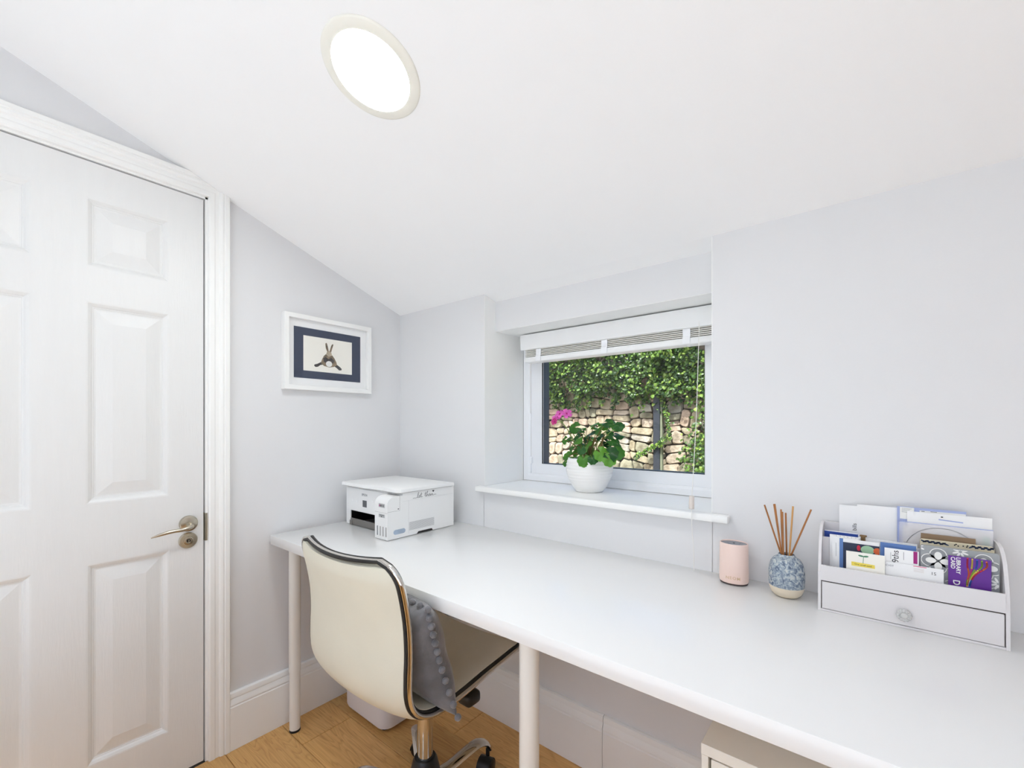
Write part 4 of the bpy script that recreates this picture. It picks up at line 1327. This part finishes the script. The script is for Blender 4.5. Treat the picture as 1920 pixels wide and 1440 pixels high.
# ------------------------------------------------------------------ reed vase
vase = empty('vase', (1.5975, -0.068, 0.735))
tag(vase, 'squat round vase in speckled blue glaze with a cream base', 'vase')
vc = (1.5975, -0.068, 0.735)
vp = [(0.020, 0.0004), (0.0255, 0.002), (0.0312, 0.008), (0.0352, 0.017), (0.0368, 0.0255), (0.0376, 0.040), (0.0376, 0.055), (0.0362, 0.070), (0.0330, 0.081), (0.0280, 0.089), (0.0205, 0.0945), (0.0178, 0.096), (0.0172, 0.0990), (0.0160, 0.1000), (0.0145, 0.0985), (0.0140, 0.090), (0.0, 0.085)]
vb = obj('vase_body', MB().lathe(vp[4:], 48, vc), GLAZE, vase, angle=50)
obj('vase_base', MB().lathe(vp[:5] + [(0.0, 0.0256)], 48, vc), VCREAM, vase, angle=50)
RTOP = [(1.550, 0.946), (1.571, 0.951), (1.574, 0.953), (1.586, 0.940), (1.590, 0.936), (1.596, 0.933), (1.611, 0.951), (1.646, 0.946)]
RBOT = [(1.584, 0.834), (1.587, 0.833), (1.588, 0.833), (1.590, 0.833), (1.592, 0.832), (1.597, 0.832), (1.604, 0.834), (1.6075, 0.835)]
RY = [(-0.060, -0.060), (-0.064, -0.064), (-0.074, -0.072), (-0.066, -0.068), (-0.075, -0.075), (-0.068, -0.060), (-0.070, -0.072), (-0.060, -0.062)]
RLAB = ['brown reed leaning farthest left out of the speckled vase', 'left reed of the tall close pair in the speckled vase', 'right reed of the tall close pair in the speckled vase',
        'leftmost short reed of the upright cluster in the vase', 'middle short reed of the upright cluster in the vase', 'rightmost short reed of the upright cluster in the vase',
        'pale upright reed standing apart between cluster and right-leaning reed', 'brown reed leaning farthest right out of the speckled vase']
for (tx, tz), (bx_, bz_), (ty, by), lab in zip(RTOP, RBOT, RY, RLAB):
    a = Vector((tx, ty, tz)); b = Vector((bx_, by, bz_))
    d = (b - a).normalized()
    e = b + d * 0.010
    o = obj('reed', MB().tube([a, e], 0.0019, 10), REEDP if 'pale' in lab else REEDM)
    tag(o, lab, 'reed', 'reeds in the speckled vase')

# ------------------------------------------------------------------ desk organiser
org = empty('desk_organiser', (1.806, -0.064, 0.735))
tag(org, 'pale grey wooden letter organiser with a drawer on the desk', 'organiser')
OX0, OX1 = 1.663, 1.949
side = [(-0.118, 0.7352), (-0.006, 0.7352), (-0.006, 0.914), (-0.040, 0.914), (-0.062, 0.910), (-0.080, 0.900), (-0.093, 0.885), (-0.102, 0.866), (-0.109, 0.845), (-0.114, 0.82)]
for a in (OX0, OX1 - 0.0055):
    obj('side_panel', MB().prism(side, a, a + 0.0055, 'yz'), ORG, org, smooth=False)
i0, i1 = OX0 + 0.0056, OX1 - 0.0056
obj('base_board', MB().box(i0, -0.1175, 0.7352, i1, -0.0065, 0.7395), ORG, org, smooth=False)
obj('shelf', MB().box(i0, -0.112, 0.8015, i1, -0.0065, 0.8055), ORG, org, smooth=False)
obj('back_panel', MB().box(i0, -0.0105, 0.7398, i1, -0.0065, 0.9138), ORG, org, smooth=False)
obj('divider', MB().box(i0, -0.0665, 0.8058, i1, -0.0635, 0.8880), ORG, org, smooth=False)
obj('front_panel', MB().prism([(i0, 0.8015), (i1, 0.8015), (i1, 0.8365), (i0, 0.8350)], -0.1165, -0.1125, 'xz'), ORG, org, smooth=False)
dr = obj('drawer', MB().box(i0 + 0.0016, -0.1180, 0.7408, i1 - 0.0018, -0.113, 0.7990, 0.0006, 1).box(i0 + 0.004, -0.113, 0.7410, i1 - 0.004, -0.015, 0.7950), ORG, org, smooth=False)
obj('drawer_gap', MB().box(i0 + 0.0003, -0.1128, 0.7397, i1 - 0.0003, -0.1126, 0.8013), GAPM, org, smooth=False)
kn = MB()
kc = Vector((1.805, -0.1182, 0.764))
for k in range(12):
    a = 2 * pi * k / 12
    d = Vector((cos(a), 0, sin(a)))
    kn.sphere(tuple(kc + d * 0.0085 + Vector((0, -0.008, 0))), 0.0042, 8, 6, (1, 1.6, 1))
kn.sphere(tuple(kc + Vector((0, -0.010, 0))), 0.0065, 12, 8, (1, 0.9, 1))
obj('crystal_knob', kn, CRYS, dr, angle=30)
obj('knob_stem', MB().lathe([(0.0045, 0), (0.0045, 0.008)], 14, M=Matrix.Translation(kc) @ Matrix.Rotation(pi / 2, 4, 'X')), CHROME, dr)

def card(name, x0, x1, z0, z1, y, th, mat, label, cat, lean=0.0, rounded=0.0):
    """thin upright sheet or book; front face at y (lower edge), leaning back by lean"""
    b = 0.0004 if rounded == 0 else rounded
    if rounded:
        poly = rrect(x0, z0, x1, z1, rounded, 4)
        mb = MB().prism(poly, y, y + th, 'xz')
    else:
        mb = MB().box(x0, y, z0, x1, y + th, z1)
    mb.v = [(p[0], p[1] + (p[2] - z0) * lean, p[2]) for p in mb.v]
    o = obj(name, mb, mat, smooth=False)
    tag(o, label, cat)
    return o
def cpl(y, z0, lean): return (0, y, 0), UX, Vector((0, lean, 1))
SB = 0.8057
# back compartment (behind the divider)
c = card('letter', 1.697, 1.745, SB, 0.957, -0.0135, 0.0008, PAPER, 'narrow white letter at the left of the rear slot', 'letter')
text('lettering', 'bills', 0.011, (1.7255, -0.0137, 0.9085), UZ, (-1, 0, 0), 0.0, INK, c)
c = card('envelope', 1.730, 1.805, SB, 0.962, -0.0175, 0.001, PAPER, 'large blank white envelope in the rear slot', 'envelope')
c = card('leaflet', 1.799, 1.905, SB, 0.9665, -0.0215, 0.0008, LILAC, 'lilac bordered leaflet with a white address label, rear slot', 'leaflet')
decal('white_label', [rect(1.8035, 0.940, 1.8265, 0.9655), rect(1.835, 0.935, 1.9045, 0.9615)], (0, -0.0215, 0), UX, UZ, 0.0001, WHITEP, c)
decal('label_lines', [rect(1.8065, 0.9625 - k * 0.0026, 1.8225 - 0.003 * (k % 2), 0.9630 - k * 0.0026) for k in range(4)] + [rect(1.838, 0.9592, 1.843, 0.9606), rect(1.852, 0.9600, 1.862, 0.9612)], (0, -0.0215, 0), UX, UZ, 0.0003, GREYINK, c)
c = card('letter', 1.815, 1.9405, SB, 0.9585, -0.0255, 0.0008, PAPER, 'wide white printed letter behind the clear sleeve', 'letter')
decal('printed_bar', [[(1.864, 0.9475), (1.900, 0.9455), (1.900, 0.9432), (1.864, 0.9452)]], (0, -0.0255, 0), UX, UZ, 0.0001, LILAC, c)
decal('printed_mark', [circle(1.869, 0.952, 0.0016, 10, 1.3, 0.8)], (0, -0.0255, 0), UX, UZ, 0.0001, INK, c)
c = card('letter', 1.808, 1.9375, SB, 0.928, -0.0300, 0.0008, CREAMP, 'cream printed sheet with a pale green label inside the sleeve', 'letter')
decal('green_label', [rect(1.9265, 0.86, 1.9360, 0.9215)], (0, -0.0300, 0), UX, UZ, 0.0001, LGREEN, c)
decal('print_block', [rect(1.822, 0.9155, 1.836, 0.9225)], (0, -0.0300, 0), UX, UZ, 0.0001, TASS, c)
c = card('plastic_sleeve', 1.800, 1.9405, SB, 0.9370, -0.0345, 0.0006, SLEEVE, 'clear plastic sleeve holding a disc, rear slot', 'sleeve')
decal('sleeve_edge', [rect(1.800, 0.9355, 1.9405, 0.9372), rect(1.800, SB, 1.8020, 0.937)], (0, -0.0345, 0), UX, UZ, 0.0001, LILAC, c)
arc = [(1.868 + 0.058 * cos(t), 0.872 + 0.058 * sin(t)) for t in [radians(x) for x in range(20, 165, 5)]]
decal('disc_edge', stroke(arc, 0.0010), (0, -0.0345, 0), UX, UZ, 0.0002, GREYINK, c)
c = card('card', 1.836, 1.916, SB, 0.9165, -0.0390, 0.0015, KRAFT, 'plain brown kraft card standing before the clear sleeve', 'card')
# clip and books just behind the divider
c = card('book', 1.6705, 1.732, SB, 0.8985, -0.0500, 0.006, BLUE2, 'royal blue book at the left end of the organiser', 'book')
obj('pages', MB().box(1.6715, -0.0488, 0.8986, 1.731, -0.0452, 0.9000), PAPER, c, smooth=False)
card('booklet', 1.733, 1.829, SB, 0.8945, -0.0580, 0.003, PAPER, 'white booklet behind the divider, under a bronze clip', 'booklet')
o = obj('paper_clip', MB().box(1.7370, -0.0625, 0.8800, 1.7450, -0.0592, 0.9000, 0.001, 1).box(1.7350, -0.0630, 0.8975, 1.7475, -0.0588, 0.9015, 0.001, 1), CLIP)
tag(o, 'small bronze binder clip on the white booklet', 'clip')
c = card('book', 1.8335, 1.9385, SB, 0.9075, -0.0590, 0.010, FLOR, 'cream book with navy leaf pattern behind the tile notebook', 'book', rounded=0.004)
lf = []
for k in range(9):
    lf.append(clip_poly(circle(1.8375 + k * 0.0042, 0.9045 - 0.0002 * k, 0.0055, 10, 1, 0.28, 0.5 if k % 2 else -0.4), 1.8345, 0.86, 1.9375, 0.9070))
for k in range(8):
    lf.append(clip_poly(circle(1.908 + k * 0.0042, 0.9040, 0.0055, 10, 1, 0.28, -0.5 if k % 2 else 0.6), 1.8345, 0.86, 1.9375, 0.9070))
decal('leaf_print', lf, (0, -0.0590, 0), UX, UZ, 0.0001, NAVYP, c)
decal('dot_print', [circle(1.884 + dx_, 0.9035 + dz_, 0.0013, 8) for dx_, dz_ in ((0, 0), (0.005, -0.001), (0.012, 0), (0.017, -0.001), (0.002, 0.002), (0.018, 0.0015))], (0, -0.0590, 0), UX, UZ, 0.0003, INK, c)
# front compartment
c = card('notepad', 1.682, 1.735, SB, 0.8965, -0.0730, 0.003, PAPER, 'white gridded calendar pad at the left of the front slot', 'notepad')
decal('grid_lines', [rect(1.694 + k * 0.0068, 0.884, 1.6945 + k * 0.0068, 0.896) for k in range(6)] + [rect(1.688, 0.8903, 1.7345, 0.8907)], (0, -0.0730, 0), UX, UZ, 0.0001, GREYINK, c)
c = card('booklet', 1.6865, 1.734, SB, 0.8940, -0.0780, 0.002, PAPER, 'white leaflet edge left of the painted postcard', 'booklet')
decal('print_lines', [rect(1.6935, 0.85, 1.6939, 0.880)], (0, -0.078, 0), UX, UZ, 0.0001, GREYINK, c)
c = card('postcard', 1.700, 1.768, SB, 0.8930, -0.0840, 0.0012, PAPER, 'painted still-life postcard with a blue spine in the front slot', 'postcard')
decal('blue_edge', [rect(1.700, SB, 1.7065, 0.893)], (0, -0.084, 0), UX, UZ, 0.0001, BLUE, c)
decal('dark_picture', [rect(1.7065, SB, 1.768, 0.8855)], (0, -0.084, 0), UX, UZ, 0.0001, NAVY, c)
decal('painted_fruit', [clip_poly(circle(1.7485, 0.8745, 0.0105, 18, 1.1, 0.9), 1.7065, SB, 1.768, 0.8855)], (0, -0.084, 0), UX, UZ, 0.0003, LGREEN, c)
decal('painted_red', [circle(1.7335, 0.8765, 0.004, 10, 0.8, 1.6)], (0, -0.084, 0), UX, UZ, 0.0004, RED, c)
decal('painted_orange', [clip_poly(circle(1.7650, 0.8745, 0.007, 12), 1.7065, SB, 1.768, 0.8855)], (0, -0.084, 0), UX, UZ, 0.0004, ORANGE, c)
c = card('card', 1.7695, 1.8255, SB, 0.8965, -0.0870, 0.0012, BLUE, 'plain mid-blue card between postcard and tile notebook', 'card')
c = card('notebook', 1.8315, 1.9395, SB, 0.9025, -0.0930, 0.006, GREYT, 'grey notebook patterned with white tile flowers', 'notebook', rounded=0.003)
nx0, nx1, nz0, nz1 = 1.8325, 1.9385, 0.8365, 0.9015
wh = []; gr = []; pe = []
for (fx, fz) in ((1.857, 0.8745), (1.919, 0.874), (1.888, 0.828), (1.950, 0.828), (1.826, 0.828)):
    for k in range(4):
        a = pi / 4 * 0 + pi / 2 * k
        ox_, oz_ = fx + 0.0125 * cos(a), fz + 0.0125 * sin(a)
        wh.append(clip_poly(circle(ox_, oz_, 0.0128, 20), nx0, nz0, nx1, nz1))
        gr.append(clip_poly(circle(ox_, oz_, 0.0113, 20), nx0, nz0, nx1, nz1))
        pe.append(clip_poly(circle(fx + 0.0105 * cos(a), fz + 0.0105 * sin(a), 0.0078, 16, 1.0, 0.72, a), nx0, nz0, nx1, nz1))
for (fx, fz) in ((1.888, 0.8985), (1.888, 0.851), (1.826, 0.8985), (1.950, 0.8985), (1.938, 0.8475)):
    for k in range(8):
        a = pi / 4 * k + pi / 8
        pe.append(clip_poly(circle(fx + 0.0070 * cos(a), fz + 0.0070 * sin(a), 0.0050, 12, 1, 0.36, a), nx0, nz0, nx1, nz1))
for i_, (pl_, mm) in enumerate(((wh, WHITEP), (gr, pm('mid_grey_tile_print', (146, 149, 151), 0.7, var=0.02)), (pe, WHITEP))):
    # separate heights so that overlapping circles never share a plane
    decal(['outline_print', 'ring_print', 'petal_print'][i_], [p for p in pl_ if len(p) > 2], (0, -0.0930, 0), UX, UZ, 0.0001 + 0.0002 * i_, mm, c)
c = card('card', 1.776, 1.8285, SB, 0.8885, -0.0985, 0.001, PAPER, 'white appointment card with a magenta edge in the front slot', 'card')
decal('magenta_edge', [rect(1.8205, 0.8635, 1.8265, 0.8880)], (0, -0.0985, 0), UX, UZ, 0.0001, MAGE, c)
text('lettering', '9ths', 0.0150, (1.7935, -0.0985, 0.8730), UZ, (-1, 0, 0), 0.0002, INK, c)
decal('small_print', [rect(1.8055, 0.868, 1.8062, 0.884), rect(1.7855, 0.866, 1.7860, 0.880)], (0, -0.0985, 0), UX, UZ, 0.0001, GREYINK, c)
c = card('card', 1.777, 1.864, SB, 0.8610, -0.1030, 0.001, PAPER, 'low white ticket with a pink line before the tile notebook', 'ticket')
decal('pink_line', [rect(1.820, 0.8590, 1.8395, 0.8602)], (0, -0.103, 0), UX, UZ, 0.0001, PINKP, c)
text('lettering', 'CVST', 0.0055, (1.784, -0.103, 0.8535), UX, UZ, 0.0002, GREYINK, c)
text('lettering', '1S', 0.0085, (1.8495, -0.103, 0.8500), UX, UZ, 0.0002, INK, c)
decal('pink_text', [rect(1.8205, 0.8555 - 0.0022 * k, 1.836, 0.8561 - 0.0022 * k) for k in range(4)], (0, -0.103, 0), UX, UZ, 0.0001, TASS, c)
c = card('library_card', 1.8705, 1.928, SB, 0.8905, -0.1000, 0.001, PURP, 'purple library card with a bundle of coloured strands', 'card')
text('lettering', 'LIBRARY', 0.0084, (1.8842, -0.1000, 0.8885), (0, 0, -1), UX, 0.0002, WHITEP, c, align='LEFT', bold=0.0002)
text('lettering', 'CARD', 0.0084, (1.8768, -0.1000, 0.8885), (0, 0, -1), UX, 0.0002, WHITEP, c, align='LEFT', bold=0.0002)
text('lettering', 'D', 0.0135, (1.8815, -0.1000, 0.8395), (0, 0, -1), UX, 0.0002, WHITEP, c, bold=0.0002)
cols_ = [RED, WHITEP, SKYB, ORANGE, PINKP, LIME, YELL]
for k, mm in enumerate((RED, YELL, SKYB, LIME, ORANGE)):
    x_top = 1.897 + k * 0.0062
    cr = cat_rom([(x_top, 0.8895 - 0.0006 * k, 0), (x_top - 0.0005, 0.876, 0), (1.8985 + k * 0.0022, 0.860, 0), (1.8965 + k * 0.0012, 0.846, 0), (1.8960 + 0.0008 * k, 0.836, 0)], 5)
    pts = [(p.x, p.y) for p in cr]
    n3 = len(pts) // 3
    st = decal('printed_strand', stroke(pts[:n3 + 1], 0.0024), (0, -0.1000, 0), UX, UZ, 0.0001 + 0.0001 * k, mm, c)
    decal('printed_strand', stroke(pts[n3:2 * n3 + 1], 0.0024), (0, -0.1000, 0), UX, UZ, 0.0001 + 0.0001 * k, cols_[(k + 3) % 7], c)
    decal('printed_strand', stroke(pts[2 * n3:], 0.0024), (0, -0.1000, 0), UX, UZ, 0.0001 + 0.0001 * k, cols_[(k + 5) % 7], c)
c = card('greeting_card', 1.7125, 1.7765, SB, 0.8725, -0.1075, 0.0012, CREAMP, 'cream card with a green seedling over a yellow strip', 'card')
decal('seedling', [circle(1.7375, 0.8655, 0.0048, 12, 1, 0.36, -0.12), circle(1.7455, 0.8655, 0.0048, 12, 1, 0.36, 0.15)] + stroke([(1.7418, 0.8650), (1.7415, 0.858), (1.7410, 0.850)], 0.0009), (0, -0.1075, 0), UX, UZ, 0.0001, GREENP, c)
decal('yellow_strip', [[(1.7215, 0.8425), (1.7605, 0.8425), (1.7600, 0.8500), (1.7215, 0.8510)]], (0, -0.1075, 0), UX, UZ, 0.0002, YELL, c)
text('lettering', 'One small seed', 0.0046, (1.7410, -0.1075, 0.8465), (1, 0, -0.01), UZ, 0.0005, INK, c)

# ------------------------------------------------------------------ drawer unit under the desk
du = empty('drawer_unit', (1.70, -0.26, 0.0))
tag(du, 'low white drawer unit under the desk', 'drawer unit')
dx0, dx1, dyf, dyb, dzt = 1.517, 1.86, -0.482, -0.03, 0.578
obj('top', MB().box(dx0, dyf, dzt - 0.019, dx1, dyb, dzt, 0.001, 1), CABM, du, smooth=False)
obj('side', MB().box(dx0 + 0.001, dyf + 0.001, 0.012, dx0 + 0.012, dyb, dzt - 0.0195), CABM, du, smooth=False)
obj('side', MB().box(dx1 - 0.012, dyf + 0.001, 0.012, dx1 - 0.001, dyb, dzt - 0.0195), CABM, du, smooth=False)
obj('back', MB().box(dx0 + 0.0125, dyb - 0.006, 0.012, dx1 - 0.0125, dyb - 0.001, dzt - 0.0195), CABM, du, smooth=False)
obj('bottom', MB().box(dx0 + 0.0125, dyf + 0.004, 0.012, dx1 - 0.0125, dyb - 0.007, 0.024), CABM, du, smooth=False)
obj('carcass_gap', MB().box(dx0 + 0.0125, dyf + 0.022, 0.025, dx1 - 0.0125, dyf + 0.024, dzt - 0.0195), GAPM, du, smooth=False)
for k in range(3):
    z0 = 0.028 + k * 0.1768
    d_ = obj('drawer', MB().box(dx0 + 0.016, dyf + 0.004, z0, dx1 - 0.016, dyf + 0.021, z0 + 0.172, 0.001, 1), CABM, du, smooth=False)
    obj('knob', MB().lathe([(0.006, 0), (0.005, 0.012), (0.012, 0.016), (0.012, 0.022), (0, 0.023)], 20, M=Matrix.Translation(((dx0 + dx1) / 2, dyf + 0.0038, z0 + 0.09)) @ Matrix.Rotation(pi / 2, 4, 'X')), CHROME, d_)
for (fx, fy) in ((dx0 + 0.03, dyf + 0.03), (dx1 - 0.03, dyf + 0.03), (dx0 + 0.03, dyb - 0.03), (dx1 - 0.03, dyb - 0.03)):
    obj('foot', MB().lathe([(0.015, 0.0003), (0.015, 0.0118)], 16, (fx, fy, 0)), RUBB, du)

# ------------------------------------------------------------------ outside: ground, rubble wall, ivy, post
g = obj('ground', MB().box(-6, WT + 0.01, -0.4, 7, 9, -0.02), GROUND, smooth=False)
tag(g, 'gravel ground outside the window', 'ground', kind='structure')
g = obj('bounce_ground', MB().box(-14, -24, -0.4, 16, YF - 0.16, -0.03), pm('pale_bounce_paving', (190, 200, 205), 0.9, var=0.12, vscale=3, bump=0.3, bscale=30), smooth=False)  # added unseen ground, pale and cool to bounce daylight indoors
tag(g, 'added pale ground bouncing sunlight through the fill window', 'ground', kind='structure')
GWY = 3.5
gw = obj('wall_garden', MB().box(-5, GWY + 0.02, -0.02, 5, GWY + 0.5, 2.12), MORT, smooth=False)
tag(gw, 'dry rubble stone garden wall beyond the window', 'wall', kind='structure')
srnd = random.Random(21)
cells = []
def split(x0, z0, x1, z1):
    w = x1 - x0; h = z1 - z0
    a = w * h
    lim = srnd.uniform(0.011, 0.034)
    if (a < lim and w < 0.34 and h < 0.20) or a < 0.008:
        cells.append((x0, z0, x1, z1)); return
    if w / h > srnd.uniform(0.75, 1.6):
        c = x0 + w * srnd.uniform(0.32, 0.68); split(x0, z0, c, z1); split(c, z0, x1, z1)
    else:
        c = z0 + h * srnd.uniform(0.32, 0.68); split(x0, z0, x1, c); split(x0, c, x1, z1)
split(-2.2, 0.10, 1.15, 1.72)
def warp(x, z):
    a = noise.noise(Vector((x * 3.1, z * 3.1, 1.7))); b = noise.noise(Vector((x * 3.1, z * 3.1, 9.2)))
    return x + 0.075 * a, z + 0.065 * b
near = sorted(cells, key=lambda c: -((c[2] - c[0]) * (c[3] - c[1])))
main, rest = near[:300], near[300:]
cells = []
for box_ in ((-4.6, 0.10, -2.2, 1.72), (1.15, 0.10, 4.6, 1.72)):
    split(*box_)
rest += cells
def stone_mesh(mb, x0, z0, x1, z1):
    g_ = srnd.uniform(0.002, 0.0055)
    x0 += g_; x1 -= g_; z0 += g_; z1 -= g_
    ch = min(x1 - x0, z1 - z0)
    cs = [srnd.uniform(0.08, 0.42) * ch for _ in range(4)]
    out = [(x0 + cs[0], z0), (x1 - cs[1], z0), (x1, z0 + cs[1] * 0.8), (x1, z1 - cs[2] * 0.8), (x1 - cs[2], z1), (x0 + cs[3], z1), (x0, z1 - cs[3] * 0.8), (x0, z0 + cs[0] * 0.8)]
    cx_, cz_ = (x0 + x1) / 2, (z0 + z1) / 2
    pr2 = srnd.uniform(-0.015, 0.02)
    v = []; f = []
    tx = srnd.uniform(-0.10, 0.10); tz = srnd.uniform(-0.10, 0.10)
    for k_, (sc_, dep) in enumerate(((1.0, 0.03), (1.0, -0.016), (0.90, -0.030), (0.55, -0.034))):
        for (a, b) in out:
            jx = srnd.uniform(-0.05, 0.05) * ch if k_ > 1 else 0
            px_, pz_ = cx_ + (a - cx_) * sc_ + jx, cz_ + (b - cz_) * sc_ + jx * 0.6
            wx, wz = warp(px_, pz_)
            y = GWY + dep - (pr2 + (px_ - cx_) * tx + (pz_ - cz_) * tz if k_ > 0 else 0)
            v.append((wx, y, wz))
    for k_ in range(3):
        for i in range(8):
            f.append((k_ * 8 + i, k_ * 8 + (i + 1) % 8, k_ * 8 + 8 + (i + 1) % 8, k_ * 8 + 8 + i))
    f.append(tuple(24 + i for i in range(8)))
    return mb.add(v, f)
for c_ in main:
    obj('stone', stone_mesh(MB(), *c_), STONE, gw, angle=28, recalc=False)
mb = MB()
for c_ in rest:
    stone_mesh(mb, *c_)
so = obj('stonework', mb, STONE_FAR, gw, angle=28, recalc=False)
so['kind'] = 'stuff'

post = empty('garden_post', (-0.024, 3.42, 0.0))
tag(post, 'black metal post standing before the ivy-clad stone wall', 'post')
obj('shaft', MB().box(-0.060, 3.385, -0.02, 0.012, 3.455, 2.25, 0.004, 1), POSTM, post)
obj('side_batten', MB().box(0.0125, 3.40, -0.02, 0.032, 3.45, 2.25), pm('weathered_batten', (122, 128, 104), 0.8, var=0.15), post, smooth=False)

irnd = random.Random(5)
def ileaf(mb, p, sz, nrm, roll):
    nrm = nrm.normalized()
    xa = nrm.orthogonal().normalized()
    xa = (Matrix.Rotation(roll, 3, nrm) @ xa)
    ya = nrm.cross(xa)
    pts = [(0, -0.55), (0.5, -0.35), (0.42, 0.15), (0, 0.65), (-0.42, 0.15), (-0.5, -0.35)]
    b = len(mb.v)
    mb.v.append(tuple(p))
    for (a, c) in pts:
        q = p + xa * a * sz + ya * c * sz - nrm * 0.12 * sz
        mb.v.append(tuple(q))
    for k in range(6):
        mb.f.append((b, b + 1 + k, b + 1 + (k + 1) % 6))
ivy = MB()
def bottom(x):
    return 1.50 + 0.10 * noise.noise(Vector((x * 2.2, 3.1, 0))) + 0.09 * noise.noise(Vector((x * 6.0, 1.1, 0)))
def put(x, y, z, s0=0.020, s1=0.044, up=0.5):
    nrm = Vector((irnd.uniform(-0.8, 0.8), -1.0 + irnd.uniform(-0.3, 0.6), irnd.uniform(-0.2, 1.2) * up * 1.6))
    ileaf(ivy, Vector((x, y, z)), irnd.uniform(s0, s1), nrm, irnd.uniform(0, 6.28))
for _ in range(36000):
    x = irnd.uniform(-4.8, 4.4)
    zb = bottom(x)
    t = irnd.random() ** 1.15
    z = zb + t * (2.32 - zb)
    clump = noise.noise(Vector((x * 5, z * 5, 2.0)))
    if clump < -0.38 and z < 2.2: continue
    th = 0.14 + 0.34 * min(1, max(0, (z - zb) / 0.5)) * (0.6 + 0.6 * noise.noise(Vector((x * 3, z * 3, 7))))
    put(x, GWY - 0.085 - th * irnd.random() ** 0.5, z)
for _ in range(700):       # trails hanging below the mass
    x0 = -1.7 + 2.4 * irnd.random()
    x = round(x0 / 0.17) * 0.17 + irnd.gauss(0, 0.03)
    z = bottom(x) - abs(irnd.gauss(0, 0.07))
    put(x, GWY - 0.085 - 0.04 * irnd.random(), z, 0.022, 0.045)
for _ in range(2800):      # column of ivy at the right of the view
    z = irnd.uniform(0.2, 1.7)
    x = 0.60 + irnd.gauss(0, 0.10) + 0.05 * sin(z * 6) - (0.04 if z < 1.0 else 0)
    put(x, GWY - 0.085 - 0.20 * irnd.random(), z)
for _ in range(560):       # growth round the upper post and the strand winding down it
    z = 1.45 + 0.75 * irnd.random()
    put(0.10 + irnd.gauss(0, 0.10), 3.36 - 0.10 * irnd.random(), z, 0.025, 0.055)
strand = [Vector(p) for p in cat_rom([(0.05, 3.36, 1.6), (0.06, 3.37, 1.42), (0.10, 3.37, 1.22), (0.12, 3.36, 1.05), (0.05, 3.355, 0.96), (-0.06, 3.355, 0.90), (-0.17, 3.36, 0.84), (-0.26, 3.38, 0.79)], 12)]
for p in strand:
    for _ in range(3):
        put(p.x + irnd.gauss(0, 0.015), p.y - 0.02 * irnd.random(), p.z + irnd.gauss(0, 0.015), 0.018, 0.036)
ivo = obj('ivy', ivy, IVYL, recalc=False, smooth=False)
tag(ivo, 'dense green ivy hanging over the top of the garden wall', 'ivy', kind='stuff')
obj('ivy_stem', MB().tube(strand, 0.004, 6), STEMB, ivo)
